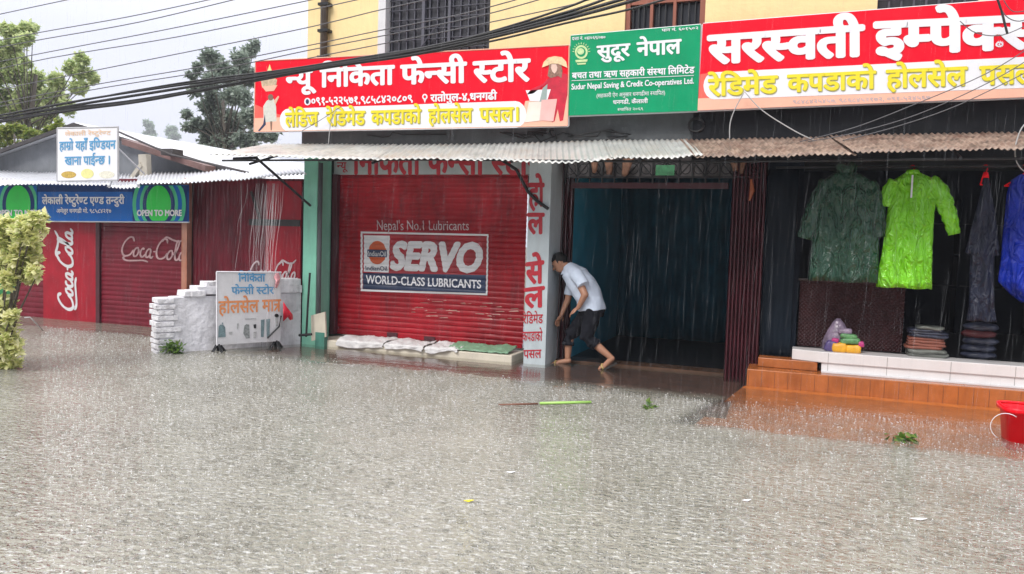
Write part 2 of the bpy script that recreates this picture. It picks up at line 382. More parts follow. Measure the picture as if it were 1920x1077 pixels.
def text(name, s, quad, m, parent, bold=0.0, n=6, dev=True, shear=0.0, depth=0.004, conform=None, ital=None):
    """quad = four points: baseline left, baseline right, headline right, headline left (3-D, on the carrying face, offset toward the viewer)"""
    v, f = layout(s); top = 0.622 if dev else 0.68
    x0 = min(p[0] for p in v); x1 = max(p[0] for p in v)
    a, b, c, d = [Vector(q) for q in quad]
    nrm = (b-a).cross(d-a).normalized()
    if nrm.dot(CAM_LOC-a) < 0: nrm = -nrm
    offs = [(0, 0)]
    if bold: offs += [(bold*math.cos(2*math.pi*k/n+0.3), bold*0.8*math.sin(2*math.pi*k/n+0.3)) for k in range(n)]
    mb = MB()
    for k, (ox, oy) in enumerate(offs):
        q = []
        for x, y in v:
            yy = y+oy; u = ((x+ox+shear*yy)-x0)/(x1-x0); t = yy/top
            q.append((a*(1-u)+b*u)*(1-t)+(d*(1-u)+c*u)*t+nrm*(depth+0.00025*k))
        mb.add(q, f)
    if conform: mb = conform(mb)
    return mesh_obj(name, mb, m, parent)
def qP(xl, bl, tl, xr, br, tr, Y): return (P(xl, bl, Y), P(xr, br, Y), P(xr, tr, Y), P(xl, tl, Y))
load_glyphs('न्यू निकिता फेन्सी स्टोर०१२३४५६७८९-,लेडिज रेडिमेड कपडाको होलसेल पसल।सुदूर नेपालबचत तथा ऋण सहकारी संस्था लिमिटेडऐनअनुसारधगढीमाशापैनंसरस्वती इम्पेक्सहाम्रो यहाँ इण्डियन खाना पाईन्छेष्टुरेण्टएदअमेलुरमोमात्र()./'
            'SERVOWORLD-CLASS LUBRICANTSNepalsNo1LubricantsOPENTOMORSudurNepalSaving&CreditCo-operativesLtd.IndianOil\'®+')

# ------------------------------------------------------------------ the setting: ground, flood water
YF, YSH, YSG, YUP = 9.0, 9.45, 8.8, 9.05       # pillar fronts, shutter, signboards, upper wall
YST, ZST = 8.78, 0.195                         # orange step: front and top
b = MB(); b.box(-200, 140, -16, 310, -0.9, -0.3)
mesh_obj('ground', b, mat('muddy_ground', (0.10, 0.085, 0.06), 0.8, var=0.3))['kind'] = 'structure'
def water_mat():
    m = bpy.data.materials.new('flood_water'); m.use_nodes = True; nt = m.node_tree; N = nt.nodes; L = nt.links
    p = N['Principled BSDF']; g = N.new('ShaderNodeNewGeometry')
    sp = N.new('ShaderNodeSeparateXYZ'); L.new(g.outputs['Position'], sp.inputs[0])
    def mth(op, a, b_=None, c=None):
        q = N.new('ShaderNodeMath'); q.operation = op
        for i, k in enumerate((a, b_, c)):
            if k is None: continue
            if isinstance(k, (int, float)): q.inputs[i].default_value = k
            else: L.new(k, q.inputs[i])
        return q.outputs[0]
    def mrange(v, a, b_, c=0.0, d=1.0):
        q = N.new('ShaderNodeMapRange'); q.interpolation_type = 'SMOOTHSTEP'; L.new(v, q.inputs['Value'])
        for nme, k in zip(('From Min', 'From Max', 'To Min', 'To Max'), (a, b_, c, d)): q.inputs[nme].default_value = k
        return q.outputs['Result']
    def noise(sc, det=3, rough=0.55, vec=None, dist=0.0):
        q = N.new('ShaderNodeTexNoise'); q.inputs['Scale'].default_value = sc; q.inputs['Detail'].default_value = det
        q.inputs['Roughness'].default_value = rough; q.inputs['Distortion'].default_value = dist
        L.new(vec or g.outputs['Position'], q.inputs['Vector']); return q.outputs['Fac']
    # silt colour
    cr = N.new('ShaderNodeValToRGB'); L.new(noise(0.7, 8, 0.65), cr.inputs[0])
    cr.color_ramp.elements[0].position = 0.35; cr.color_ramp.elements[0].color = (0.215, 0.205, 0.166, 1)
    cr.color_ramp.elements[1].position = 0.68; cr.color_ramp.elements[1].color = (0.305, 0.293, 0.245, 1)
    N.remove(p); silt = N.new('ShaderNodeBsdfDiffuse'); L.new(cr.outputs[0], silt.inputs['Color'])
    # rain falls everywhere except under the awnings
    xedge = mrange(sp.outputs['X'], -7.6, -6.9, 8.45, 7.65)
    rain = mrange(mth('ADD', mth('SUBTRACT', sp.outputs['Y'], xedge), mth('MULTIPLY', noise(2.5, 3), 0.6)), 0.2, 0.6, 1.0, 0.03)
    def rings(sc, f, r):
        vo = N.new('ShaderNodeTexVoronoi'); vo.inputs['Scale'].default_value = sc; L.new(g.outputs['Position'], vo.inputs['Vector'])
        fall = mrange(vo.outputs['Distance'], 0.0, r, 1.0, 0.0)
        return mth('MULTIPLY', mth('SINE', mth('MULTIPLY', vo.outputs['Distance'], f)), fall)
    st = N.new('ShaderNodeMapping'); st.inputs['Scale'].default_value = (0.62, 1, 1); st.inputs['Rotation'].default_value = (0, 0, -0.35); L.new(g.outputs['Position'], st.inputs[0])
    h = mth('ADD', mth('MULTIPLY', noise(20, 3, 0.5, st.outputs[0]), 1.2), mth('MULTIPLY', noise(40, 2, 0.5), 0.45))
    h = mth('ADD', h, mth('MULTIPLY', rings(7, 38, 0.5), 0.20))
    h = mth('ADD', h, mth('MULTIPLY', rings(15, 30, 0.5), 0.22))
    h = mth('MULTIPLY', h, mth('MULTIPLY', rain, mrange(noise(0.8, 4, 0.6, st.outputs[0]), 0.3, 0.7, 0.55, 1.15)))
    # aerated froth beaten up by the drops
    fro = mth('MULTIPLY', mrange(mth('ADD', noise(38, 3, 0.55, st.outputs[0]), mth('MULTIPLY', mth('SUBTRACT', noise(0.9, 6, 0.7), 0.5), 0.28)), 0.50, 0.70), mth('MULTIPLY', rain, 0.42))
    fmx = N.new('ShaderNodeMixRGB'); L.new(fro, fmx.inputs[0]); L.new(cr.outputs[0], fmx.inputs[1]); fmx.inputs[2].default_value = (0.72, 0.73, 0.73, 1)
    L.new(fmx.outputs[0], silt.inputs['Color'])
    mp = N.new('ShaderNodeMapping'); mp.inputs['Scale'].default_value = (0.8, 2.2, 1); L.new(g.outputs['Position'], mp.inputs[0])
    h = mth('ADD', h, mth('MULTIPLY', noise(3.2, 3, 0.5, mp.outputs[0]), 0.16))
    bp = N.new('ShaderNodeBump'); bp.inputs['Strength'].default_value = 1.0; bp.inputs['Distance'].default_value = 0.038
    L.new(h, bp.inputs['Height']); L.new(bp.outputs[0], silt.inputs['Normal'])
    gl = N.new('ShaderNodeBsdfGlossy'); gl.inputs['Roughness'].default_value = 0.06; L.new(bp.outputs[0], gl.inputs['Normal'])
    fr = N.new('ShaderNodeFresnel'); fr.inputs['IOR'].default_value = 1.40; L.new(bp.outputs[0], fr.inputs['Normal'])
    see = N.new('ShaderNodeBsdfTransparent'); see.inputs['Color'].default_value = (0.93, 0.92, 0.88, 1)
    # shallow water over the sloping orange ramp in front of the step is clearer
    wob = mth('MULTIPLY', mth('SUBTRACT', noise(5, 4), 0.5), 0.03)
    depth = mth('ADD', mth('MULTIPLY', mth('SUBTRACT', YST, sp.outputs['Y']), 0.045), wob)
    deep_ramp = mth('MAXIMUM', mrange(depth, -0.02, 0.10, 0.0, 0.42), mrange(mth('ADD', sp.outputs['Y'], mth('MULTIPLY', wob, 9)), 6.5, 6.85, 1.0, 0.0))
    inx = mth('ADD', mth('MULTIPLY', sp.outputs['Y'], 0.18), -2.03)          # left edge of the ramp splays outward
    murk_ramp = mth('MAXIMUM', deep_ramp, mrange(mth('SUBTRACT', sp.outputs['X'], inx), -0.20, 0.10, 1.0, 0.0))
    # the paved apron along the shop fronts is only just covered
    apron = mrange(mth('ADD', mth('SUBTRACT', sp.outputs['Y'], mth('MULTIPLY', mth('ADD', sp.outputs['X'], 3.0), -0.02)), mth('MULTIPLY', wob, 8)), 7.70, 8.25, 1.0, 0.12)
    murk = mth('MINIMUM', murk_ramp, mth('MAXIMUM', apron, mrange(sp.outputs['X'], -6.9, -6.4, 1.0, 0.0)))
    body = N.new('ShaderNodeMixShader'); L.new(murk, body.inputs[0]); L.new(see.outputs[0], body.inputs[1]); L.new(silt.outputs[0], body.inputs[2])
    top = N.new('ShaderNodeMixShader'); L.new(mth('MULTIPLY', fr.outputs[0], mth('SUBTRACT', 1.0, g.outputs['Backfacing'])), top.inputs[0]); L.new(body.outputs[0], top.inputs[1]); L.new(gl.outputs[0], top.inputs[2])
    L.new(top.outputs[0], N['Material Output'].inputs['Surface'])
    return m
b = MB(); b.add([(-60, -14, 0), (40, -14, 0), (40, 13.5, 0), (-60, 13.5, 0)], [(0, 1, 2, 3)])
tag(mesh_obj('flood_water', b, water_mat()), kind='structure')
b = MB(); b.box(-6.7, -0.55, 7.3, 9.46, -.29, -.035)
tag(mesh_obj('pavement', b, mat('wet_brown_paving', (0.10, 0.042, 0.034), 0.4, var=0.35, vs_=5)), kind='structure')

# ------------------------------------------------------------------ main shop building
XL, XR = P(577, 60, YUP).x, 4.2
bld = thing('shop_building', 'yellow two storey building with a row of shops below red and green signboards', 'building', (-1.0, YF, 0))
def bx(*a): m = MB(); m.box(*a); return m
# upper storey with window openings
WL = P(715, 60, YUP).x, P(918, 60, YUP).x; WM = P(1172, 30, YUP).x, P(1322, 30, YUP).x; WR = P(1645, 10, YUP).x, P(1835, 10, YUP).x
ZB, ZT = 3.15, 6.2
m = MB()
zs = P(800, 118, YUP).z-0.12; zmid = P(1250, 62, YUP).z-0.4; zr = P(1740, 22, YUP).z
for x0, x1 in ((XL, WL[0]), (WL[1], WM[0]), (WM[1], WR[0]), (WR[1], XR)): m.box(x0, x1, YUP, YUP+0.22, ZB, ZT)
for (x0, x1), z in ((WL, zs), (WM, zmid), (WR, zr)): m.box(x0, x1, YUP, YUP+0.22, ZB, z); m.box(x0, x1, YUP, YUP+0.22, 5.9, ZT)
m.box(XL, XL+0.22, YUP+0.22, 13.2, ZB, ZT); m.box(XR-0.2, XR, YUP+0.22, 13.2, ZB, ZT)
mesh_obj('upper_wall', m, M_yellow, bld)
mesh_obj('floor_slab', bx(XL-0.05, XR, YF+0.02, 16.5, 2.72, ZB), M_concrete, bld)
mesh_obj('recess_shade_sheet', bx(P(1300, 230, YF).x, XR, YF-.02, YF+.015, 2.5, 3.13), mat('painted_recess_shade', (.006, .007, .010), .5, var=.4, spec=.2), bld)  # near-black sheet added here paints the shade of the recess above the awning
mesh_obj('roof_slab', bx(XL, XR, YUP-0.3, 13.2, ZT, ZT+0.15), M_concrete, bld)
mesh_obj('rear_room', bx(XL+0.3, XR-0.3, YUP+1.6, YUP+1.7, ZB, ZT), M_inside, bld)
# windows
wn = mesh_obj('window', bx(WL[0], WL[1], YUP+0.12, YUP+0.15, zs, 5.9), M_net, bld); wn['label'] = 'wide window covered with dark netting'
m = MB(); m.box(WL[0]-0.035, WL[0]+0.075, YUP-0.03, YUP+0.11, zs, 5.9); mesh_obj('frame', m, M_offwhite, wn)
m = MB()
wdt = WL[1]-WL[0]
for k in range(1, 14): m.box(WL[0]+wdt*k/14-0.006, WL[0]+wdt*k/14+0.006, YUP+0.085, YUP+0.112, zs, 5.9)
for k in range(16): m.box(WL[0]+0.08, WL[1], YUP+0.07, YUP+0.083, zs+0.05+k*0.13, zs+0.058+k*0.13)
for q in (0.38, 0.62): m.box(WL[0]+wdt*q-0.018, WL[0]+wdt*q+0.018, YUP+0.05, YUP+0.113, zs, 5.9)
m.tube([(WL[0]+wdt*0.2, YUP+0.045, zs+0.02), (WL[0]+wdt*0.52, YUP+0.045, zs+0.62)], 0.008, 5)
mesh_obj('grille', m, M_bar, wn)
wn = mesh_obj('window', bx(WM[0], WM[1], YUP+0.12, YUP+0.14, zmid, 5.9), M_pane, bld); wn['label'] = 'brown framed window above the green signboard'
m = MB(); wdt = WM[1]-WM[0]
for q, t in ((0.02, .07), (0.33, .035), (0.62, .035), (0.97, .07)): m.box(WM[0]+wdt*q-t/2, WM[0]+wdt*q+t/2, YUP+0.03, YUP+0.115, zmid, 5.9)
m.box(WM[0]+.06, WM[1]-.06, YUP+0.04, YUP+0.1, P(1250, 3, YUP).z, P(1250, 3, YUP).z+0.06)
mesh_obj('frame', m, M_brownframe, wn)
m = MB()
for q in (0.09, .16, .23, .42, .5, .7, .79, .87): m.box(WM[0]+wdt*q-.007, WM[0]+wdt*q+.007, YUP+0.06, YUP+0.075, zmid, 5.9)
mesh_obj('grille', m, M_iron, wn)
wn = mesh_obj('window', bx(WR[0], WR[1], YUP+0.12, YUP+0.14, zr, 5.9), M_net, bld); wn['label'] = 'dark barred window above the right signboard'
m = MB(); wdt = WR[1]-WR[0]
for k in range(9): m.box(WR[0]+wdt*k/8-.01, WR[0]+wdt*k/8+.01, YUP+0.05, YUP+0.075, zr, 5.9)
for k in range(8): m.box(WR[0], WR[1], YUP+0.03, YUP+0.045, zr+0.02+k*0.14, zr+0.035+k*0.14)
mesh_obj('grille', m, M_bar, wn)
# drainpipe and thin conduit on the upper wall
xp = P(613, 60, YUP).x
dp = mesh_obj('drainpipe', MB().tube([(xp, YUP-0.06, ZB), (xp, YUP-0.06, ZT)], 0.045, 10), mat('brown_drainpipe', (0.055, 0.038, 0.026), 0.5, var=0.3), bld, True)
for z in (3.9, 4.25, 4.6, 5.2): mesh_obj('bracket', bx(xp-0.075, xp+0.085, YUP-0.115, YUP-0.002, z, z+0.035), M_iron, dp)
mesh_obj('conduit', MB().tube([(P(603, 60, YUP).x, YUP-0.016, ZB), (P(603, 60, YUP).x, YUP-0.016, ZT)], 0.011, 6), M_wire_grey, bld)
# ground floor: left pillar
x0, x1, x2, x3 = P(568, 480, YF).x, P(591, 480, YF).x, P(604, 480, YF).x, P(622, 480, YSH).x
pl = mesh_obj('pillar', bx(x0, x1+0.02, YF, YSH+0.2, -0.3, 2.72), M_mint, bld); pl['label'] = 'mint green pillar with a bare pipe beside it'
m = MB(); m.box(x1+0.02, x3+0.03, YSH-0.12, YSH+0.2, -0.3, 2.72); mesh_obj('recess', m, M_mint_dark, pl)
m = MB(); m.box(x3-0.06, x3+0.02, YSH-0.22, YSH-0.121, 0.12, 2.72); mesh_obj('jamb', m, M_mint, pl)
xp = P(598, 480, YF-0.04).x
mesh_obj('pipe', MB().tube([(xp, YF-0.03, -0.2), (xp, YF-0.03, 2.5)], 0.03, 10), M_concrete, pl, True)
m = MB(); m.prism([P(583, 592, YF-.08), P(609, 585, YF-.08), P(611, 632, YF-.08), P(584, 640, YF-.08)], (0, 0.03, 0)); mesh_obj('plaster_patch', m, M_cream, pl)
m = MB(); xa, xb = P(593, 640, YF-.06).x, P(610, 640, YF-.06).x; m.box(xa, xb, YF-0.085, YF-0.002, -0.2, P(600, 622, YF).z); mesh_obj('foot', m, M_mint_dark, pl)
# roller shutter with its painted advertisement
SX0, SX1, SZ0, SZ1 = P(622, 480, YSH).x, P(986, 480, YSH).x, 0.13, P(800, 328, YSH).z
PITCH, AMP = 0.072, 0.015
def slat(x, z): return -AMP*abs(math.sin(math.pi*(z-SZ0+.006*mnoise.noise(Vector((x*1.3, z*2, 2))))/PITCH))**0.6+.012*mnoise.noise(Vector((x*2.1, z*1.7, 5)))+.004*mnoise.noise(Vector((x*7, z*9, 8)))
nz = int((SZ1-SZ0)/PITCH)*6
m = MB(); m.grid(lambda u, v: (SX0+(SX1-SX0)*u, YSH+slat(SX0+(SX1-SX0)*u, SZ0+(SZ1-SZ0)*v), SZ0+(SZ1-SZ0)*v), 60, nz)
sh = mesh_obj('roller_shutter', m, M_red_shut, bld); sh['label'] = 'red roller shutter painted with a lubricant advertisement'
def conf(off):
    def f(mb):
        bm = bmesh.new(); vs = [bm.verts.new(p) for p in mb.v]
        for q in mb.f:
            try: bm.faces.new([vs[i] for i in q])
            except ValueError: pass
        za, zb = min(p[2] for p in mb.v), max(p[2] for p in mb.v); st = PITCH/4
        z = SZ0+math.ceil((za-SZ0)/st)*st
        while z < zb:
            bmesh.ops.bisect_plane(bm, geom=bm.verts[:]+bm.edges[:]+bm.faces[:], plane_co=(0, 0, z), plane_no=(0, 0, 1)); z += st
        xa_, xb_ = min(p[0] for p in mb.v), max(p[0] for p in mb.v); xq = math.ceil(xa_/.05)*.05
        while xq < xb_:
            bmesh.ops.bisect_plane(bm, geom=bm.verts[:]+bm.edges[:]+bm.faces[:], plane_co=(xq, 0, 0), plane_no=(1, 0, 0)); xq += .05
        o = MB(); bm.verts.index_update()
        o.v = [(v.co.x, v.co.y-.0025+slat(v.co.x, v.co.z), v.co.z) for v in bm.verts]; o.f = [tuple(v.index for v in q.verts) for q in bm.faces]; o.mi = [0]*len(o.f)
        bm.free(); return o
    return f
def flat(px, Y, off, m_, name, parent, conform=None):
    mb = MB(); mb.add([tuple(P(a, b_, Y)+Vector((0, -off, 0))) for a, b_ in px], [tuple(range(len(px)))])
    if conform: mb = conform(mb)
    return mesh_obj(name, mb, m_, parent)
cf = conf(0)
ad = flat([(681, 438), (914, 443), (912, 550), (681, 542)], YSH, 0.003, mat('advert_red_paint', (0.33, 0.010, 0.02), 0.4, var=0.3, streak=0.5, dirt=(0.12, 0.02, 0.03)), 'advert_panel', sh, cf)
flat([(682, 512), (912, 516), (912, 550), (682, 542)], YSH, 0.0045, M_navy, 'navy_band', ad, cf)
fr = MB()
o4 = [(677.5, 434.5), (917, 439.5), (915, 554), (677.5, 546)]; i4 = [(681, 438), (914, 443), (912, 550.5), (681, 542.5)]
for k in range(4):
    q = [o4[k], o4[(k+1) % 4], i4[(k+1) % 4], i4[k]]; fr.add([tuple(P(a, b_, YSH)+Vector((0, -.005, 0))) for a, b_ in q], [(0, 1, 2, 3)])
mesh_obj('border', cf(fr), M_offwhite, ad)
flat([(683.5, 441.5), (732, 442.5), (730, 511.5), (683.5, 509.5)], YSH, 0.0045, M_offwhite, 'emblem_panel', ad, cf)
def disc(cx, cy, rx, ry, n=24): return [(cx+rx*math.cos(2*math.pi*k/n), cy+ry*math.sin(2*math.pi*k/n)) for k in range(n)]
flat(disc(708.5, 474, 17, 22), YSH, 0.006, M_orange_logo, 'emblem_disc', ad, cf)
flat([(690, 468), (727, 469), (727, 483), (690, 482)], YSH, 0.0075, M_navy, 'emblem_band', ad, cf)
text('lettering', 'IndianOil', qP(692, 480, 471, 725, 481, 472, YSH), M_offwhite, ad, 0.01, 4, False, depth=0.009, conform=cf)
text('lettering', 'IndianOil', qP(687, 507, 499, 727, 508, 500, YSH), M_navy, ad, 0.012, 4, False, depth=0.009, conform=cf)
text('lettering', 'SERVO', qP(735, 504, 455.5, 899, 509.5, 458, YSH), M_offwhite, ad, 0.062, 10, False, shear=0.2, depth=0.006, conform=cf)
text('lettering', '®', qP(897, 464, 455, 904, 464, 455, YSH), mat('faint_red_letter', (0.55, 0.1, 0.12), 0.5), ad, 0.02, 4, False, depth=0.006, conform=cf)
text('lettering', 'WORLD-CLASS LUBRICANTS', qP(688, 531.5, 516.5, 903, 541, 526, YSH), M_white, ad, 0.022, 6, False, depth=0.008, conform=cf)
text('lettering', "Nepal's No.1 Lubricants", qP(708, 432, 413.5, 880, 432, 414.5, YSH), M_faded_white, sh, 0.0, 4, False, depth=0.006, conform=cf)
m = MB(); rs = random.Random(5)
for k in range(46):                            # worn patches where paint has flaked off the lower slats
    px, py = rs.uniform(770, 965), rs.uniform(556, 600); l = rs.uniform(4, 22)
    if py < 556+(px-770)*0.05 : continue
    a, b_ = P(px, py, YSH), P(px+l, py+rs.uniform(-.5, 1), YSH); h = rs.uniform(.004, .011)
    m.add([(a.x, YSH-.004, a.z), (b_.x, YSH-.004, b_.z-h*.3), (b_.x-.02, YSH-.004, b_.z+h), (a.x+.015, YSH-.004, a.z+h*.7)], [(0, 1, 2, 3)])
mesh_obj('flaked_paint', cf(m), mat('flaked_pale_paint', (0.5, 0.28, 0.24), 0.7, var=0.4, vs_=12), sh)
mesh_obj('guide_rail', bx(SX0-0.02, SX0+0.13, YSH-0.10, YSH-0.02, 0.12, SZ1), M_maroon, sh)
mesh_obj('bottom_bar', bx(SX0+.13, SX1-.01, YSH-0.03, YSH-0.012, 0.125, 0.185), M_red_shut, sh)
m = MB()
for px in (738, 808, 945):
    c = P(px, 628+(px-738)*.11, YSH); mesh_obj('lock_plate', bx(c.x-.08, c.x+.08, YSH-.05, YSH-.031, c.z-.02, c.z+.035), M_maroon, sh)
mesh_obj('plinth', bx(x1+0.03, SX1+0.02, YF-0.02, YSH+0.3, -0.3, 0.088), M_cream, bld, bevel=0.012)
# painted lintel and text pillar
LZ0, LZ1 = SZ1, 2.72
m = MB(); m.box(SX0-.02, P(1028, 320, YSH).x, YSH-0.06, YSH+0.2, LZ0, 2.715); lin = mesh_obj('lintel', m, mat('pale_painted_lintel', (0.40, 0.44, 0.44), 0.6, var=0.15, streak=0.4, dirt=(0.2, 0.21, 0.21)), bld)
text('lettering', 'निकिता फेन्सी स्टोर', qP(662, 326, 281, 1012, 327, 284, YSH-.06), M_red_text, lin, 0.035, 6)
text('lettering', 'न्यू', qP(632, 318, 305, 652, 318, 305, YSH-.06), M_red_text, lin, 0.02, 4)
xa, xb = P(987, 500, YF).x, P(1028, 500, YF).x
m = MB(); m.box(xa, xb, YF, YSH+.2, -0.3, 2.715)
tp = mesh_obj('pillar', m, mat('pale_blue_painted_pillar', (0.50, 0.57, 0.60), 0.6, var=0.1, streak=0.35, dirt=(0.3, 0.33, 0.35)), bld); tp['label'] = 'pale pillar lettered in red from top to bottom'
for s_, q in (('हो', (992, 386, 345, 1020, 386, 345)), ('ल', (990, 438, 401, 1020, 438, 401)), ('से', (987, 532, 494, 1019, 530, 490)), ('ल', (984, 577, 542, 1020, 575, 538)),
              ('रेडिमेड', (981, 607, 591, 1018, 606, 590)), ('कपडाको', (980, 640, 623, 1017, 639, 622)), ('पसल', (982, 672, 657, 1015, 671, 656))):
    text('lettering', s_, qP(*q, YF), M_red_text, tp, 0.04 if len(s_) < 3 else 0.02, 6)
# diagonal black cable across the lintel and pillar
mesh_obj('cable', MB().tube([P(940, 300, YF-.1), P(968, 318, YF-.05), P(990, 360, YF-.03), P(1008, 378, YF-.03), P(1028, 392, YF-.02)], 0.022, 6), M_black, bld, True)
# gate bay: blue side wall, dark room, ornamental grille, folded collapsible gates
GX0, GX1 = P(1028, 500, YF).x, P(1432, 500, 9.3).x
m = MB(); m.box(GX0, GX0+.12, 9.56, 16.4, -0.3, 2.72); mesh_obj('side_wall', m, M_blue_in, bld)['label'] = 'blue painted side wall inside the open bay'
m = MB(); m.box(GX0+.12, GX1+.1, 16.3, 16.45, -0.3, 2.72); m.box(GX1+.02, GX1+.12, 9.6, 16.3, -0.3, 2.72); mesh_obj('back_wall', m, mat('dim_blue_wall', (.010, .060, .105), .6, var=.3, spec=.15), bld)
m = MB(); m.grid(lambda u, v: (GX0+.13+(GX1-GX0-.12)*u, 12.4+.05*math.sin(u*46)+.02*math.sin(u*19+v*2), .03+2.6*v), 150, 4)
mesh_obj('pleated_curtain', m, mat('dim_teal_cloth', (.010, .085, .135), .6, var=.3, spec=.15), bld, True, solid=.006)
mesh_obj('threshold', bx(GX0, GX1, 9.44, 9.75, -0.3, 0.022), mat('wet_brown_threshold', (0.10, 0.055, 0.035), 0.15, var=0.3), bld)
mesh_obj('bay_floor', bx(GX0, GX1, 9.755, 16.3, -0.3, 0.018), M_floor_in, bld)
def folded_gate(px0, px1, Y, zb, ztp, n):
    xa, xb = P(px0, 500, Y).x, P(px1, 500, Y).x; m = MB(); pts = [(xa+(xb-xa)*k/(2*n), Y+(0.06 if k % 2 else 0.0)) for k in range(2*n+1)]
    for (u0, v0), (u1, v1) in zip(pts, pts[1:]):
        m.hexa([(u0, v0, zb), (u1, v1, zb), (u1, v1+.012, zb), (u0, v0+.012, zb), (u0, v0, ztp), (u1, v1, ztp), (u1, v1+.012, ztp), (u0, v0+.012, ztp)])
    g = mesh_obj('collapsible_gate', m, M_maroon, bld)
    m = MB()
    for k in range(1, 2*n, 2): m.tube([(pts[k][0], Y-.012, zb), (pts[k][0], Y-.012, ztp)], 0.009, 5)
    mesh_obj('picket', m, M_maroon, g); return g
folded_gate(1029, 1072, YF+.50, -0.2, 2.62, 5)['label'] = 'maroon gate leaf folded against the lettered pillar'
folded_gate(1366, 1430, 9.2, -0.2, 2.62, 9)['label'] = 'maroon gate leaf folded at the right of the open bay'
m = MB(); m.box(P(1072, 340, 9.4).x, P(1366, 340, 9.4).x, 9.38, 9.44, P(1200, 346, 9.4).z-.05, P(1200, 346, 9.4).z+.02); mesh_obj('gate_rail', m, M_maroon, bld)
gz0, gz1 = P(1200, 331, 9.2).z, P(1200, 303, 9.2).z
xa, xb = P(1060, 320, 9.2).x, P(1428, 320, 9.2).x
m = MB(); m.box(xa, xb, 9.26, 9.27, gz0, gz1+.1); vl = mesh_obj('fascia_board', m, mat('grimy_grey_board', (0.135, 0.125, 0.13), 0.7, var=0.35, vs_=9, streak=0.4), bld)
m = MB(); n = 15
for k in range(n+1): x = xa+(xb-xa)*k/n; m.box(x-.009, x+.009, 9.215, 9.235, gz0-.08, gz1+.1)
for k in range(n):
    x = xa+(xb-xa)*k/n; x_ = xa+(xb-xa)*(k+1)/n
    m.tube([(x, 9.205, gz0 if k % 2 else gz1), (x_, 9.205, gz1 if k % 2 else gz0)], 0.008, 5)
    m.tube([(x+(x_-x)*(0.5+0.38*math.cos(t*math.pi/6)), 9.198, (gz0+gz1)/2+(gz1-gz0)*.36*math.sin(t*math.pi/6)) for t in range(13)], 0.006, 5)
m.box(xa, xb, 9.2, 9.24, gz0-.02, gz0)
mesh_obj('ornamental_grille', m, M_iron, vl)
rs = random.Random(3)
m_rag = mat('peach_rag', (0.22, 0.115, 0.075), 0.85, var=0.5, vs_=14)
for px, w_ in ((1113, 13), (1141, 15), (1176, 17), (1374, 12), (1394, 9)):
    c = P(px, 318, 9.15); hh = rs.uniform(.07, .12); sk_ = rs.uniform(-.04, .05); m = MB()
    m.loft([[Vector((c.x+sk_*t+w_*.0038*(1-t*.45)*math.cos(a)*(1+.25*math.sin(a*3+px)), 9.15+.012*math.sin(a), c.z+.13-hh*2*t+.015*math.sin(a*2+px)*(t == 1))) for a in [2*math.pi*j/10 for j in range(10)]] for t in (0, .3, .6, .85, 1)])
    mesh_obj('hanging_rag', m, m_rag, vl, True)
xg = P(1247, 318, 9.19).x
mesh_obj('green_notice', bx(xg-.11, xg+.11, 9.19, 9.196, gz0+.01, gz0+.13), mat('faded_green_notice', (0.05, 0.22, 0.10), 0.6, var=0.4, vs_=20), vl)
m = MB(); c = P(1408, 350, 9.1); m.tube([c+Vector((0, 0, .08)), c+Vector((.015, 0, -.05)), c+Vector((-.01, 0, -.16))], [.012, .028, .01], 6); mesh_obj('hanging_rag', m, mat('rust_rag', (0.35, 0.10, 0.04), 0.7), bld)
# dark panel between the bays, right-hand shop room
px0, px1 = P(1432, 500, 9.3).x, P(1490, 500, 9.3).x
m = MB(); m.grid(lambda u, v: (px0+(px1-px0)*u, 9.28+.006*math.sin(u*17)+.004*math.sin(v*9+u*5), 0.2+2.22*v), 24, 10); mesh_obj('tarpaulin_curtain', m, M_navy_panel, bld, True, solid=.006)['label'] = 'dark navy curtain hanging between the open bays'
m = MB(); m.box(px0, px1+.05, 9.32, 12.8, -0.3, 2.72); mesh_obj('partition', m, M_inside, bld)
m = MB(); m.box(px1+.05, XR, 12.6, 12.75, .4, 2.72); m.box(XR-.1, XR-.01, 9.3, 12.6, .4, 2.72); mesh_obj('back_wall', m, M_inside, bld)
mesh_obj('shop_floor', bx(px1+.05, XR, 9.3, 12.6, -.3, .418), M_floor_in, bld)
m = MB()
for z in (1.05, 1.5, 1.95): m.box(1.2, 3.9, 12.2, 12.55, z, z+.03)
for x in (1.2, 2.1, 3.0, 3.85): m.box(x, x+.04, 12.22, 12.56, .42, 2.3)
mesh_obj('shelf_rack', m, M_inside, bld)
# orange step, ledge and ramp
S0 = P(1400, 710, YST).x
m = MB(); m.box(S0, XR, YST, 9.3, -.3, ZST); st = mesh_obj('step', m, M_woodtile, bld, bevel=.008); st['label'] = 'orange wood tiled step in front of the clothes shop'
m = MB()
for k in range(34): x = S0+.02+k*.135; m.box(x-.0022, x+.0022, YST-.0015, YST+.004, .0, ZST-.008)
mesh_obj('tile_joint', m, mat('dark_tile_joint', (0.16, 0.05, 0.016), .6), st)
m = MB(); A_ = [(P(1427, 668, 9.05).x, 9.0), (P(1490, 668, 9.0).x, 8.99), (P(1530, 690, 8.95).x, 8.93), (S0+.12, 8.93)]
m.prism([(x, y, ZST+.003) for x, y in ((S0+.1, 9.02), (S0+.72, 9.0), (S0+.72, 9.25), (S0+.1, 9.25))], (0, 0, .10)); mesh_obj('upper_step', m, M_woodtile, st, bevel=.006)
lx0, lx1 = P(1485, 665, 9.03).x, P(1540, 690, 8.98).x
m = MB(); m.prism([(lx0, 9.07, ZST+.105), (lx1, 8.965, ZST+.105), (XR, 8.965, ZST+.105), (XR, 9.30, ZST+.105), (lx0, 9.30, ZST+.105)], (0, 0, .118)); lg = mesh_obj('ledge', m, M_whitetile, bld, bevel=.008); lg['label'] = 'white tiled ledge at the clothes shop front'
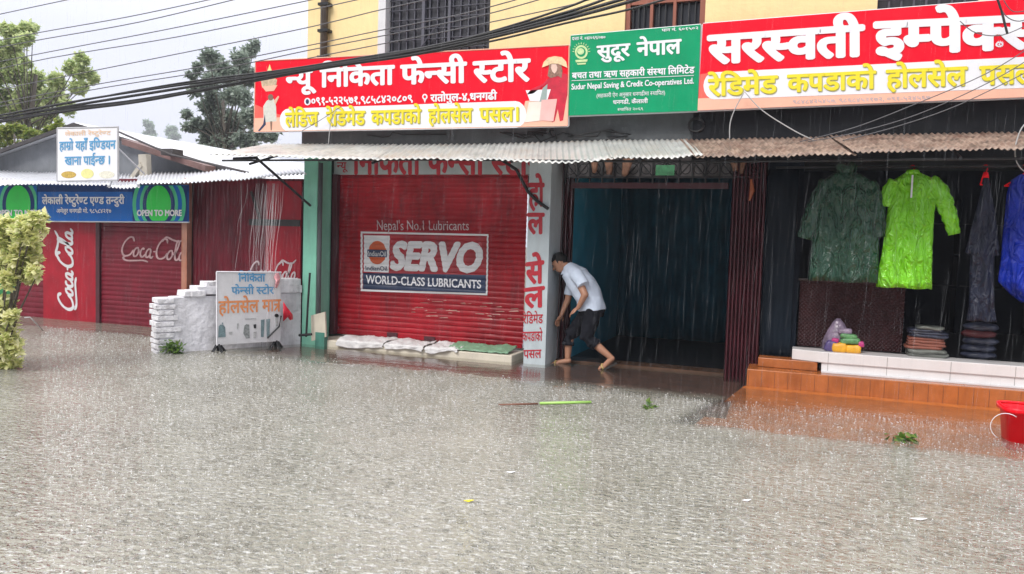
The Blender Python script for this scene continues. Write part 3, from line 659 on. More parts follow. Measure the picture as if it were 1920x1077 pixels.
m = MB(); m.prism([(lx1, 8.985, ZST+.002), (XR, 8.985, ZST+.002), (XR, 9.3, ZST+.002), (lx1, 9.3, ZST+.002)], (0, 0, .102)); mesh_obj('riser', m, M_whitetile, lg)
m = MB(); m.box(lx1, XR, 8.93, 8.984, ZST+.002, ZST+.018); mesh_obj('trim', m, M_offwhite, lg)
m = MB()
for px in (1552, 1663, 1783, 1905): x = P(px, 690, 8.965).x; m.box(x-.0025, x+.0025, 8.963, 8.97, ZST+.11, ZST+.215); m.box(x-.0025, x+.0025, 8.983, 8.99, ZST+.02, ZST+.1)
mesh_obj('tile_joint', m, mat('grey_tile_joint', (.3, .29, .28), .7), lg)
m = MB(); za = .006
m.add([(S0-.02, YST-.002, za), (XR, YST-.002, za), (XR, 6.2, -.12), (S0-.48, 6.2, -.12), (S0-.02, 6.2, -.28), (XR, 6.2, -.28), (XR, YST-.002, -.28), (S0-.02, YST-.002, -.28)], [(0, 3, 2, 1), (3, 4, 5, 2), (0, 7, 4, 3), (1, 2, 5, 6)])
mesh_obj('ramp', m, M_woodtile_flat, bld)['label'] = 'orange tiled ramp sloping under the flood water'
m = MB(); m.add([(S0-.5, YST-.0, -.29), (XR, YST, -.29), (XR, 4, -.29), (S0-1, 4, -.29)], [(0, 3, 2, 1)])
# slab front: dark soffit strip, wall loops
m = MB(); c = P(1305, 235, YF-.03); m.tube([c+Vector((.085*math.cos(t*math.pi/8), 0, .075*math.sin(t*math.pi/8))) for t in range(17)], .014, 6); mesh_obj('cable_coil', m, M_black, bld, True)
m = MB(); rs = random.Random(9)
for k in range(7):
    xx = rs.uniform(680, 1250); pts = [P(xx+t*rs.uniform(14, 30), 252+rs.uniform(-6, 8)+6*math.sin(t*1.5), YF-.03) for t in range(6)]
    mesh_obj('slab_wiring', MB().tube(pts, .009, 5), M_black, bld, True)
# awning of corrugated sheets on brackets
aw = thing('awning', None, None, (0, 0, 0)); aw.parent = bld; aw.location = -wloc(bld)+Vector((-2, 8, 2.3)); aw['label'] = 'long corrugated tin awning over the shop fronts'
def corr(pf0, pf1, pb0, pb1, n, amp, sag, m_, seed):
    """front edge pf0-pf1, back edge pb0-pb1, n corrugations"""
    rs = random.Random(seed); ph = rs.uniform(0, 6)
    def f(u, v):
        p = (pf0.lerp(pf1, u)).lerp(pb0.lerp(pb1, u), v)
        return p+Vector((0, .012*math.sin(u*9+ph)*(1-v), amp*math.sin(u*n*2*math.pi)-sag*math.sin(u*math.pi)*(1-v)+.008*math.sin(u*5+ph)*(1-v)+(.022 if m_ is M_tin_rust else .010)*mnoise.noise(Vector((u*11+seed*7, v*2, 1)))*(1-.7*v)))
    m = MB(); m.grid(f, n*6, 6); return mesh_obj('awning_sheet', m, m_, aw, True, solid=.004)
YA, YB = 8.0, 8.86
def a_sheet(l, r, n, m_, seed, sag=0, dz=0, yb_l=None, ya=YA, yB=YB):
    f0, f1 = P(*l, ya), P(*r, ya); zb = lambda px, py: P(px, py, yB)
    b0 = zb(*yb_l[0]); b1 = zb(*yb_l[1]); return corr(f0, f1, b0, b1, n, .009, sag, m_, seed)
a_sheet((392, 291), (705, 298), 26, M_tin, 1, yb_l=((505, 270), (745, 271)))
a_sheet((700, 299), (905, 299), 17, M_tin, 2, yb_l=((740, 271), (920, 270)))
a_sheet((900, 298), (1150, 298), 21, M_tin, 3, .035, yb_l=((915, 270), (1135, 263)))
a_sheet((1145, 297), (1318, 290), 16, M_tin, 4, .01, yb_l=((1130, 263), (1290, 262)))
a_sheet((1300, 292), (1606, 291), 28, M_tin_rust, 5, .005, yb_l=((1275, 262), (1560, 257)))
a_sheet((1600, 284), (1990, 279), 34, M_tin_rust, 6, .005, yb_l=((1555, 254), (1950, 247)))
for px in (470, 700, 960, 1200, 1480, 1800):
    p = P(px, 300, 8.05); mesh_obj('rafter', MB().tube([Vector((p.x, 8.03, 2.39)), Vector((p.x, 8.98, 2.68))], .016, 6), M_iron, aw)
m = MB(); m.tube([Vector((-7.0, 8.06, 2.44)), Vector((-4, 8.08, 2.43)), Vector((-1, 8.08, 2.38)), Vector((2.6, 8.08, 2.39))], .014, 6); mesh_obj('purlin', m, M_iron, aw)
m = MB(); m.tube([P(480, 296, 8.1), P(582, 386, YF-.01)], .017, 6); m.tube([P(438, 298, 8.1), P(482, 296, 8.1)], .02, 6); mesh_obj('brace', m, M_iron, aw)

# ------------------------------------------------------------------ signboards on the building front
def poly(px, Y, off, m_, name, parent, t=0.002):
    mb = MB(); mb.prism([P(a, b_, Y)+Vector((0, -off, 0)) for a, b_ in px], (0, t, 0)); return mesh_obj(name, mb, m_, parent)
def signboard(label, px, m_, m_frame):
    cs = [P(a, b_, YSG) for a, b_ in px]
    base = Vector((sum(c.x for c in cs)/4, YSG+.03, min(c.z for c in cs)))
    s = thing('signboard', label, 'signboard', base, None)
    mb = MB(); mb.prism(cs, (0, .012, 0)); mesh_obj('panel', mb, m_, s)
    mb = MB()
    for i in range(4): mb.tube([cs[i]+Vector((0, .028, 0)), cs[(i+1) % 4]+Vector((0, .028, 0))], .014, 5)
    for t in (.2, .5, .8):
        a, b_ = cs[0].lerp(cs[1], t), cs[3].lerp(cs[2], t); mb.tube([a+Vector((0, .028, 0)), b_+Vector((0, .028, 0))], .012, 5); 
        q = a.lerp(b_, .5); mb.tube([q+Vector((0, .03, 0)), q+Vector((0, .26, 0))], .012, 5)
    mesh_obj('frame', mb, m_frame, s); return s
def rpanel(x0, x1, yl0, yl1, yr0, yr1, n=8, right=True):
    """outline with rounded left end (and right end): top-left, top-right, bottom in pixels"""
    pts = []; h = (yl1-yl0)/2; cy = (yl0+yl1)/2
    for k in range(n+1): a = math.pi/2+math.pi*k/n; pts.append((x0+h*.8+h*.8*math.cos(a), cy-h*math.sin(a)))
    h = (yr1-yr0)/2; cy = (yr0+yr1)/2
    if right:
        for k in range(n+1): a = -math.pi/2+math.pi*k/n; pts.append((x1-h*.8+h*.8*math.cos(a), cy-h*math.sin(a)))
    else: pts += [(x1, yr1), (x1, yr0)]
    return pts
S1 = signboard('long red signboard showing a woman in a straw hat at its right end', [(479, 115), (1067.5, 85), (1064, 236), (476.5, 247)], M_sign_red, M_offwhite)
def edge(pxs, th, Yo, parent, m_, name='border'):
    mb = MB()
    for (a, b_), (c, d) in zip(pxs, pxs[1:]+pxs[:1]): mb.tube([P(a, b_, YSG)+Vector((0, -.004, 0)), P(c, d, YSG)+Vector((0, -.004, 0))], th, 4)
    return mesh_obj(name, mb, m_, parent)
edge([(479, 115), (1067.5, 85), (1064, 236), (476.5, 247)], .007, 0, S1, M_peach)
poly([(478, 222), (541, 220), (541, 246), (477, 248)], YSG, .004, M_peach, 'peach_band', S1)
poly([(478.2, 196), (520, 214), (541, 220), (478, 224)], YSG, .0035, mat('salmon_flex_banner', (.82, .12, .09), .35), 'peach_band', S1)
poly([(985, 190), (1065, 180), (1064, 237), (975, 239)], YSG, .0035, M_peach, 'peach_band', S1)
pw = poly(rpanel(525, 987, 204, 247, 190, 240), YSG, .006, M_white, 'white_panel', S1)
text('lettering', 'न्यू', qP(537, 165, 134, 592, 163, 132, YSG), M_white, S1, .042, 10, depth=.008)
text('lettering', 'निकिता', qP(602, 163.5, 131, 739, 158, 124, YSG), M_white, S1, .042, 10, depth=.008)
text('lettering', 'फेन्सी', qP(753, 158, 124, 874, 154.5, 118, YSG), M_white, S1, .042, 10, depth=.008)
text('lettering', 'स्टोर', qP(889, 154.5, 117.5, 993, 151.5, 112, YSG), M_white, S1, .042, 10, depth=.008)
text('lettering', '०९१-५२२५७१,९८५८४२०८०९', qP(585, 197, 184, 774, 191.5, 179, YSG), M_white, S1, .04, 6, depth=.008)
text('lettering', 'रातोपुल-४,धनगढी', qP(808, 191, 178.5, 932, 187, 174, YSG), M_white, S1, .04, 6, depth=.008)
ic = poly(disc(577, 191, 6, 7), YSG, .007, M_white, 'phone_mark', S1); poly(disc(577, 191, 3, 4.5), YSG, .010, M_navy, 'phone_dot', ic)
ic = poly(disc(797, 182, 5, 5.5)[:], YSG, .007, M_white, 'pin_mark', S1); poly(disc(797, 182, 2.4, 2.8), YSG, .010, M_sign_red, 'pin_hole', ic)
poly([(794, 185), (800, 185), (797, 194)], YSG, .0075, M_white, 'pin_mark', S1)
for k, (dx, dy, mm) in enumerate(((1.0, 1.0, M_olive), (0, 0, M_yel_text))):
    for s_, q in (('लेडिज', (536, 238, 213, 597, 236, 211)), ('रेडिमेड', (613, 236, 211, 685, 234, 209)), ('कपडाको', (697, 234, 209, 790, 231, 206)), ('होलसेल', (804, 231, 206, 886, 229, 204)), ('पसल।', (900, 229, 204, 972, 227, 202))):
        qq = (q[0]+dx, q[1]+dy, q[2]+dy, q[3]+dx, q[4]+dy, q[5]+dy)
        text('lettering', s_, qP(*qq, YSG), mm, S1, .045 if k == 0 else .032, 8, depth=.0085+.004*k)
# small figure of a woman and a lamp emblem on the left end
lm = poly([(500, 124), (504, 140), (520, 150), (517, 165), (492, 165), (489, 150), (503, 142)], YSG, .0045, mat('faded_gold_print', (.55, .42, .28), .4, var=.3, vs_=25), 'lamp_emblem', S1)
poly([(506, 121), (510, 133), (502, 133)], YSG, .0055, M_pale_yel, 'flame', lm); poly([(492, 163), (521, 160), (514, 171), (499, 172)], YSG, .0065, M_peach, 'dish', lm)
fg = poly([(500, 190), (509, 184), (514, 186), (518, 200), (519, 228), (495, 230), (494, 200)], YSG, .0055, mat('cream_dress_print', (.62, .62, .56), .4, var=.1, vs_=25), 'printed_figure', S1)
poly(disc(508, 183, 5, 6), YSG, .0075, mat('brown_print', (.22, .13, .09), .5), 'head', fg)
poly([(514, 190), (522, 180), (524, 182), (517, 197)], YSG, .007, mat('skin_print', (.72, .45, .33), .4), 'arm', fg)
poly([(497, 215), (494, 233), (484, 246), (487, 247), (499, 234)], YSG, .0065, M_navy, 'leg', fg); poly([(507, 228), (508, 245), (510, 245), (511, 228)], YSG, .0065, MATS['brown_print'], 'leg', fg)
# woman with a straw hat and shopping bags on the right end
wf = poly([(1030, 142), (1048, 136), (1064, 140), (1064, 178), (1060, 200), (1056, 226), (1050, 228), (1046, 205), (1040, 228), (1035, 230), (1034, 200), (1022, 190), (1024, 165)], YSG, .0055, mat('crimson_print', (.55, .012, .04), .4, var=.2, vs_=10), 'printed_figure', S1)
poly([(1017, 127), (1020, 117), (1028, 109), (1040, 106), (1054, 108), (1062, 116), (1064.5, 128), (1056, 124), (1046, 120), (1035, 120), (1026, 124)], YSG, .012, mat('straw_print', (.80, .58, .34), .4, var=.25, vs_=30), 'straw_hat', wf)
poly([(1030, 120), (1040, 117), (1052, 120), (1055, 133), (1053, 147), (1047, 143), (1033, 147), (1027, 143), (1029, 131)], YSG, .0085, mat('hair_print', (.26, .14, .10), .5, var=.4, vs_=40), 'hair', wf)
poly([(1034.5, 121), (1043, 121), (1045.5, 127), (1044, 134), (1040, 138.5), (1036, 135), (1033.5, 128)], YSG, .0102, mat('face_print', (.76, .54, .45), .4), 'face', wf)
poly([(1033, 143), (1038, 147), (1000, 176), (988, 178), (996, 168), (1018, 158)], YSG, .0075, MATS['crimson_print'], 'arm', wf)
poly([(1018, 166), (1027, 158), (1025, 188), (1012, 192)], YSG, .010, mat('grey_bag_print', (.32, .40, .38), .4), 'shopping_bag', wf)
poly([(986, 170), (1033, 168), (1026, 190), (994, 190)], YSG, .0075, M_white, 'shopping_bag', wf)
poly([(992, 192), (1020, 190), (1022, 226), (984, 230)], YSG, .0085, mat('pale_bag_print', (.80, .70, .62), .4), 'shopping_bag', wf)
poly([(1016, 188), (1045, 186), (1038, 228), (1012, 226)], YSG, .0105, mat('pink_bag_print', (.80, .45, .42), .4, var=.15), 'shopping_bag', wf)
S2 = signboard('green cooperative signboard with white writing and a pale sun emblem', [(1070, 67), (1313.5, 46), (1308, 208), (1066, 217)], M_green_sign, M_offwhite)
for i in range(1):
    text('lettering', 'सुदूर', qP(1120, 108.5, 87.5, 1181, 105, 82.5, YSG), M_white, S2, .035, 8, depth=.005)
    text('lettering', 'नेपाल', qP(1195, 105.5, 81, 1277, 100, 74.5, YSG), M_white, S2, .035, 8, depth=.005)
    text('lettering', 'बचत तथा ऋण सहकारी संस्था लिमिटेड', qP(1073, 148, 137.5, 1302, 137.5, 126, YSG), M_white, S2, .03, 6, depth=.005)
    text('lettering', 'Sudur Nepal Saving & Credit Co-operatives Ltd.', qP(1072, 168.5, 158, 1301, 157, 146.5, YSG), M_white, S2, .025, 6, False, depth=.005)
    text('lettering', '(सहकारी ऐन अनुसार धनगढीमा स्थापित)', qP(1119, 183.5, 177, 1247, 178, 171, YSG), M_white, S2, .0, depth=.005)
    text('lettering', 'धनगढी, कैलाली', qP(1150, 196, 189, 1215, 193.5, 186.5, YSG), M_white, S2, .02, 4, depth=.005)
    text('lettering', 'स्थापित २०६९', qP(1158, 208.5, 203.5, 1206, 207, 202, YSG), M_white, S2, .0, depth=.005)
    text('lettering', 'दर्ता नं. ०४/०६९/०७०', qP(1073, 76, 70.5, 1135, 73, 67.5, YSG), M_white, S2, .02, 4, depth=.005)
    text('lettering', 'पान नं. ६०१५०२', qP(1241, 60, 55, 1309, 55.5, 50.5, YSG), M_white, S2, .02, 4, depth=.005)
mb = MB()
for a, b_ in (((1072, 152), (1301, 142)),): mb.tube([P(*a, YSG)+Vector((0, -.004, 0)), P(*b_, YSG)+Vector((0, -.004, 0))], .004, 4)
mesh_obj('underline', mb, M_white, S2)
mp_ = mat('pale_green_print', (.55, .70, .35), .4, var=.15, vs_=25)
em = poly(disc(1090, 98, 12, 13), YSG, .004, mp_, 'sun_emblem', S2); poly(disc(1090, 98, 8.5, 9), YSG, .0065, MATS['green_flex_banner'], 'emblem_ring', em); poly(disc(1089, 97, 6.5, 6), YSG, .009, mp_, 'emblem_globe', em)
for k in range(11):
    a = math.pi*(k/10); c, s_ = math.cos(a), math.sin(a)
    poly([(1090+13.5*c-1.1*s_, 97-14*s_-1.1*c), (1090+17.5*c, 97-18*s_), (1090+13.5*c+1.1*s_, 97-14*s_+1.1*c)], YSG, .004, mp_, 'emblem_ray', em)
poly([(1079, 113), (1102, 111.5), (1101, 116), (1080, 117.5)], YSG, .0045, mp_, 'emblem_ribbon', em); poly([(1082, 119), (1099, 118), (1098, 121), (1083, 122)], YSG, .0045, mp_, 'emblem_ribbon', em)
S3 = signboard('large red signboard at the right with huge white lettering over a white band', [(1318, 44.5), (1990, -9), (1982, 180), (1308, 207.5)], M_sign_red, M_offwhite)
poly([(1309, 185), (1985, 160), (1982, 180), (1308, 207.5)], YSG, .0035, M_peach, 'peach_band', S3)
poly([(1313, 140), (1331, 137), (1335, 190), (1309, 192)], YSG, .0030, MATS['salmon_flex_banner'], 'peach_band', S3)
poly(rpanel(1319, 1986, 136, 187, 104, 163, right=False), YSG, .006, M_white, 'white_panel', S3)
text('lettering', 'सरस्वती', qP(1330, 119, 69.5, 1617, 104, 49.5, YSG), M_white, S3, .052, 12, depth=.008)
text('lettering', 'इम्पेक्स', qP(1642, 103, 44.5, 1957, 88, 30, YSG), M_white, S3, .052, 12, depth=.008)
for k, (dx, dy, mm) in enumerate(((1.2, 1.2, M_olive), (0, 0, M_yel_text))):
    for s_, q in (('रेडिमेड', (1329, 180.5, 150, 1457, 174.5, 143)), ('कपडाको', (1477, 173, 142, 1641, 166, 134)), ('होलसेल', (1662, 165.5, 133, 1812, 160, 126.5)), ('पसल', (1837, 159.5, 126, 1940, 155.5, 121.5))):
        text('lettering', s_, qP(q[0]+dx, q[1]+dy, q[2]+dy, q[3]+dx, q[4]+dy, q[5]+dy, YSG), mm, S3, .047 if k == 0 else .034, 8, depth=.0085+.004*k)
text('lettering', '९८४८४२५४५७, ९८६८४५२१७२, ०९१-५२४५६७', qP(1487, 195, 188.5, 1744, 187, 180, YSG), M_faded_white, S3, .02, 4, depth=.005)

# ------------------------------------------------------------------ cola script (brush strokes with a slanted nib)
def catmull(pts, n=8):
    out = []; p = [pts[0]]+list(pts)+[pts[-1]]
    for i in range(1, len(p)-2):
        for k in range(n):
            t = k/n; q = []
            for a, b_, c, d in zip(p[i-1], p[i], p[i+1], p[i+2]):
                q.append(.5*((2*b_)+(-a+c)*t+(2*a-5*b_+4*c-d)*t*t+(-a+3*b_-3*c+d)*t**3))
            out.append(tuple(q))
    out.append(tuple(pts[-1])); return out
def loop(cx, cy, rx, ry, a0=0.9, sl=.35, n=12):
    return [(cx+rx*math.cos(a0+2*math.pi*k/n)+sl*ry*math.sin(a0+2*math.pi*k/n), cy+ry*math.sin(a0+2*math.pi*k/n)) for k in range(n+1)]
COLA = [
 [(1.00, .78), (.93, .98), (.72, .98), (.42, .72), (.25, .35), (.30, .06), (.52, .0), (.78, .12), (.95, .36)],
 [(.52, .0), (.30, -.12), (.55, -.24), (1.1, -.2), (1.55, -.16), (1.85, -.22)],
 loop(1.12, .24, .14, .23), [(1.26, .30), (1.36, .22)],
 [(1.62, .40), (1.55, .47), (1.42, .34), (1.38, .12), (1.48, .01), (1.64, .12), (1.70, .2)],
 loop(1.86, .24, .13, .22), [(2.04, .46), (1.96, .1), (2.04, .0), (2.16, .12)],
 [(2.16, .34), (2.34, .36)],
 [(3.02, .82), (2.98, 1.02), (2.76, 1.0), (2.50, .72), (2.36, .35), (2.42, .06), (2.62, .0), (2.86, .12), (3.0, .34)],
 [(2.72, .88), (2.95, 1.14), (3.35, 1.02), (3.75, .98), (4.1, 1.22)],
 loop(3.16, .24, .14, .23), [(3.30, .30), (3.42, .28)],
 [(3.40, .2), (3.62, .62), (3.72, .92), (3.62, .98), (3.50, .6), (3.46, .12), (3.56, .01), (3.70, .14)],
 loop(3.86, .24, .13, .22), [(4.04, .46), (3.97, .1), (4.06, .0), (4.22, .16)]]
def script_logo(fn, m_, parent, wmin=.035, wmax=.13):
    mb = MB(); k = 0
    for st_ in COLA:
        c = catmull(st_, 6); vs = []; fs = []
        for i, (x, y) in enumerate(c):
            a, b_ = c[max(i-1, 0)], c[min(i+1, len(c)-1)]; d = Vector((b_[0]-a[0], b_[1]-a[1]))
            d = d.normalized() if d.length > 1e-6 else Vector((1, 0)); nrm = Vector((-d.y, d.x))
            wd = wmin+(wmax-wmin)*abs(d.x*math.sin(1.05)*-1+d.y*math.cos(1.05)*.9)**1.0*.5+(wmax-wmin)*abs(d.y)*.5
            wd *= min(1, .35+min(i, len(c)-1-i)*.25)
            vs += [fn(x+nrm.x*wd/2, y+nrm.y*wd/2, k*.0004), fn(x-nrm.x*wd/2, y-nrm.y*wd/2, k*.0004)]
        for i in range(len(c)-1): fs.append((2*i, 2*i+1, 2*i+3, 2*i+2))
        mb.add(vs, fs); k += 1
    return mesh_obj('lettering', mb, m_, parent)

# ------------------------------------------------------------------ restaurant shack on the left
YK = 9.35
KX0, KX1 = -15.0, P(566, 480, YK).x
sk = thing('restaurant_shack', 'low red tin restaurant shack with pale roof and cola lettering', 'building', ((KX0+KX1)/2, YK, 0))
def slats(x0, x1, z0, z1, pitch, amp, Y, vert=False):
    m = MB()
    if vert:
        n = int((x1-x0)/pitch)*4; m.grid(lambda u, v: (x0+(x1-x0)*u, Y-amp*abs(math.sin(math.pi*(x1-x0)*u/pitch)), z0+(z1-z0)*v), n, 1)
    else:
        n = int((z1-z0)/pitch)*4; m.grid(lambda u, v: (x0+(x1-x0)*u, Y-amp*abs(math.sin(math.pi*(z1-z0)*v/pitch)), z0+(z1-z0)*v), 1, n)
    return m
kz = lambda px, py: P(px, py, YK).z
xs_ = [P(px, 500, YK).x for px in (84, 188, 352, 360, 566)]
ZK = 2.32
o = mesh_obj('wall_panel', slats(KX0, xs_[0], -.3, ZK, .09, .010, YK+.01), M_coke_old, sk)
dr = mesh_obj('door_panel', bx(xs_[0], xs_[1]-.05, YK-.03, YK+.02, -.3, ZK), M_coke, sk); dr['label'] = 'smooth red door panel with upright cola lettering'
mesh_obj('frame_post', bx(xs_[1]-.05, xs_[1]+.03, YK-.045, YK+.03, -.3, ZK), M_maroon, sk)
w2 = mesh_obj('wall_panel', slats(xs_[1]+.03, xs_[2], -.3, ZK, .075, .010, YK), M_coke_old, sk)
ps = mesh_obj('post', bx(xs_[2]-.01, xs_[3]+.01, YK-.12, YK-.02, -.3, ZK), mat('rusty_orange_post', (.40, .15, .09), .6, var=.35, streak=.5, dirt=(.45, .35, .3)), sk)
w3 = mesh_obj('wall_panel', slats(xs_[3], xs_[4], -.3, ZK, .075, .012, YK+.01, True), mat('wet_dark_red_tin', (.13, .007, .018), .4, var=.3, spec=.3, streak=.7, dirt=(.045, .012, .016), dscale=1.0), sk)
c0 = (P(478, 395, YK).x, kz(478, 395))
mesh_obj('painted_sheet', bx(P(500, 460, YK).x, xs_[4]-.01, YK-.022, YK-.008, 0.1, kz(520, 340)), M_coke, sk)
bm_ = MB(); bm_.box(P(470, 420, YK).x, xs_[4]-.02, YK-.04, YK-.024, kz(520, 424), kz(520, 412)); mesh_obj('rail', bm_, M_roofedge, sk)
bm_ = MB(); a, b_ = P(474, 360, YK), P(492, 415, YK); bm_.tube([a+Vector((0, -.04, 0)), b_+Vector((0, -.04, 0))], .022, 5); mesh_obj('strut', bm_, M_roofedge, sk)
mesh_obj('rear_block', bx(KX0, KX1, YK+.2, 15, -.3, 2.3), M_inside, sk)
# door logo reads upward
la, lb = P(128, 582, YK-.03), P(128, 412, YK-.03); Hh = (lb.z-la.z)/4.45; hw = (P(146, 500, YK).x-P(106, 500, YK).x)/1.45
script_logo(lambda x, y, e_: (P(140, 500, YK).x-y*hw, YK-.034-e_, la.z+(x-.2)*Hh), M_faded_white if False else M_offwhite, dr, .05, .20)
la, lb = P(229, 492, YK), P(360, 494, YK); wd = (lb.x-la.x)/4.2; hh = (P(290, 445, YK).z-P(290, 494, YK).z)/1.35
script_logo(lambda x, y, e_: (la.x+(x-.2)*wd, YK-.016-e_, la.z+.04+(y+.24)*hh-(x)*.012), mat('worn_logo_paint', (.42, .26, .27), .6, var=.35, vs_=10), w2, .04, .13)
la, lb = P(470, 527, YK), P(562, 520, YK); wd3 = (lb.x-la.x)/4.1; hh3 = (P(520, 482, YK).z-P(520, 524, YK).z)/1.35; l3 = la.copy()
script_logo(lambda x, y, e_: (l3.x+(x-.2)*wd3, YK-.026-e_, l3.z+(y+.2)*hh3), M_faded_white, w3, .05, .16)
# eave sheets, gable and roofs
EY0, EY1 = 8.55, 10.4
rf = thing('roof', None, None, (0, 0, 0)); rf.parent = sk; rf.location = Vector((-10, 9, 2.3))-wloc(sk); 
def roof_sheet(f0, f1, b0, b1, n, amp, m_, nm='roof_sheet', seed=0):
    rs = random.Random(seed); ph = rs.uniform(0, 6); m = MB()
    f0, f1, b0, b1 = map(Vector, (f0, f1, b0, b1))
    m.grid(lambda u, v: f0.lerp(f1, u).lerp(b0.lerp(b1, u), v)+Vector((0, 0, amp*math.sin(u*n*2*math.pi)+.008*math.sin(u*6+ph))), n*6, 5)
    return mesh_obj(nm, m, m_, rf, True, solid=.004)
def eave(l, r, n, seed, bl, br, dz=0, m_=M_tin_white):
    roof_sheet(P(*l, EY0), P(*r, EY0), P(*bl, EY1), P(*br, EY1), n, .012, m_, 'eave_sheet', seed)
eave((-140, 350), (20, 347), 20, 1, (-60, 316), (75, 324)); eave((15, 346), (205, 346), 26, 2, (70, 324), (215, 324)); eave((200, 352), (262, 352), 9, 3, (210, 326), (265, 326)); eave((255, 346), (430, 338), 24, 4, (262, 325), (430, 318)); eave((425, 338), (575, 326), 20, 5, (428, 318), (560, 312))
m = MB(); m.box(KX0, KX1+.1, EY1-.9, EY1-.85, 2.28, 2.33); mesh_obj('wall_plate', m, M_roofedge, rf)
YG = 10.6
gl, gp, gr = P(-140, 345, YG), P(160, 238, YG), P(470, 330, YG)
m = MB(); m.prism([Vector((gl.x, YG, 2.0)), Vector((gr.x, YG, 2.0)), gr, gp, gl], (0, .15, 0)); mesh_obj('gable_wall', m, M_grey_wall, sk)
up = Vector((0, 0, .03)); back = Vector((0, 7.0, 0)); ov = Vector((0, -.25, 0))
n1 = (gp-gl).normalized(); n2 = (gr-gp).normalized()
roof_sheet(gl-n1*.3+ov+up, gp+ov+up, gl-n1*.3+back+up, gp+back+up, 30, .012, M_tin_white, 'roof_slope', 6)
roof_sheet(gp+ov+up, gr+n2*.9+ov+up, gp+back+up, gr+n2*.9+back+up, 46, .012, M_tin_white, 'roof_slope', 7)
m = MB()
for a, b_ in ((gl-n1*.3, gp), (gp, gr+n2*.3)):
    a, b_ = a+ov*1.02+Vector((0, 0, -.035)), b_+ov*1.02+Vector((0, 0, -.035)); m.hexa([a, b_, b_+Vector((0, .04, 0)), a+Vector((0, .04, 0)), a+Vector((0, 0, .07)), b_+Vector((0, 0, .07)), b_+Vector((0, .04, .07)), a+Vector((0, .04, .07))])
mesh_obj('barge_board', m, M_roofedge, rf)
m = MB(); a, b_ = P(228, 271, YG-.5), P(385, 322, YG-.5); m.hexa([a, b_, b_+Vector((0, .3, .0)), a+Vector((0, .3, 0)), a+Vector((0, 0, .10)), b_+Vector((0, 0, .10)), b_+Vector((0, .3, .1)), a+Vector((0, .3, .1))]); mesh_obj('loose_sheet', m, M_rust_tile, rf)
m = MB(); m.tube([P(224, 248, YG-.9), P(320, 290, YG-.9), P(474, 326, YG-.9)], .018, 5); mesh_obj('roof_pole', m, M_roofedge, rf)
m = MB(); a = P(324, 287, YG-.6); m.box(a.x-.16, a.x+.08, a.y-.1, a.y+.15, a.z-.04, a.z+.06); mesh_obj('weight_block', m, M_roofedge, rf, bevel=.01)
m = MB(); m.prism([P(259, 290, 9.9), P(274, 289, 9.9), P(276, 333, 9.9), P(262, 333, 9.9)], (0, .1, 0)); m.prism([P(262, 305, 9.88), P(265, 312, 9.88), P(250, 333, 9.88), P(242, 333, 9.88)], (0, .08, 0)); mesh_obj('wood_prop', m, mat('grey_weathered_wood', (.42, .39, .33), .8, var=.2), rf)
# blue restaurant banner on the shack
YBN = 9.1
cs = [P(-140, 345, YBN), P(353, 347, YBN), P(353, 416, YBN), P(-140, 413, YBN)]
bn = thing('banner', 'wide blue restaurant banner with green bubble shapes at both ends', 'banner', ((cs[0].x+cs[1].x)/2, YBN, cs[2].z))
mb = MB(); mb.prism(cs, (0, .015, 0)); mesh_obj('panel', mb, M_ban_blue, bn)
mb = MB(); mb.tube([cs[2]+Vector((0, .02, -.005)), cs[3]+Vector((0, .02, -.005))], .015, 5); mesh_obj('rod', mb, M_offwhite, bn)
poly([(-140, 347), (353, 348), (353, 360), (-140, 360)], YBN, .003, M_ban_navy, 'navy_strip', bn)
def bclip(pts, x0, x1, y0, y1):
    return [(min(max(a, x0), x1), min(max(b_, y0), y1)) for a, b_ in pts]
for cx, x0, x1 in ((299, 249, 352), (36, -30, 70)):
    g = poly([(x0, 348), (x1, 348), (x1, 415), (x0, 415)], YBN, .005, M_ban_navy, 'bubble_field', bn)
    for k, (rx, ry, mm) in enumerate(((50, 66, M_ban_teal), (43, 58, M_ban_blue), (36, 50, M_ban_teal), (30, 44, M_ban_navy), (23, 36, M_ban_green))):
        poly(bclip(disc(cx, 384, rx, ry, 40), x0, x1, 348.5, 414.5), YBN, .0075+.0025*k, mm, 'bubble_ring', g)
    text('lettering', 'OPEN TO MORE', qP(cx-39.5, 405, 394.5, cx+43.5, 405, 394.5, YBN), M_white, g, .05, 8, False, depth=.022)
text('lettering', 'लेकाली रेष्टुरेण्ट एण्ड तन्दुरी', qP(80, 383, 370.5, 234, 382.5, 370, YBN), M_white, bn, .035, 8, depth=.008)
text('lettering', 'अमेलुर धनगढी मो. ९८५८४२१७', qP(107, 399.5, 392.5, 209, 399.5, 392.5, YBN), M_white, bn, .025, 6, depth=.008)
# small white hand-lettered board on the eave
YW = 8.8
cs = [P(107, 241, YW), P(221, 238.5, YW), P(221, 338, YW), P(107, 340, YW)]
wb = thing('signboard', 'small white hand lettered board standing on the shack roof', 'signboard', ((cs[0].x+cs[1].x)/2, YW, cs[2].z))
mb = MB(); mb.prism(cs, (0, .02, 0)); mesh_obj('panel', mb, M_white, wb)
mb = MB()
for i in range(4): mb.tube([cs[i]+Vector((0, .005, 0)), cs[(i+1) % 4]+Vector((0, .005, 0))], .014, 5)
for t in (.25, .75): q = cs[0].lerp(cs[1], t); mb.tube([q+Vector((0, .03, -.1)), q+Vector((0, .8, -.62))], .012, 5)
mesh_obj('frame', mb, mat('grey_sign_frame', (.38, .38, .40), .5), wb)
text('lettering', 'हाम्रो यहाँ इण्डियन', qP(112, 282, 267, 217, 279.5, 264, YW), M_blue_text, wb, .035, 6)
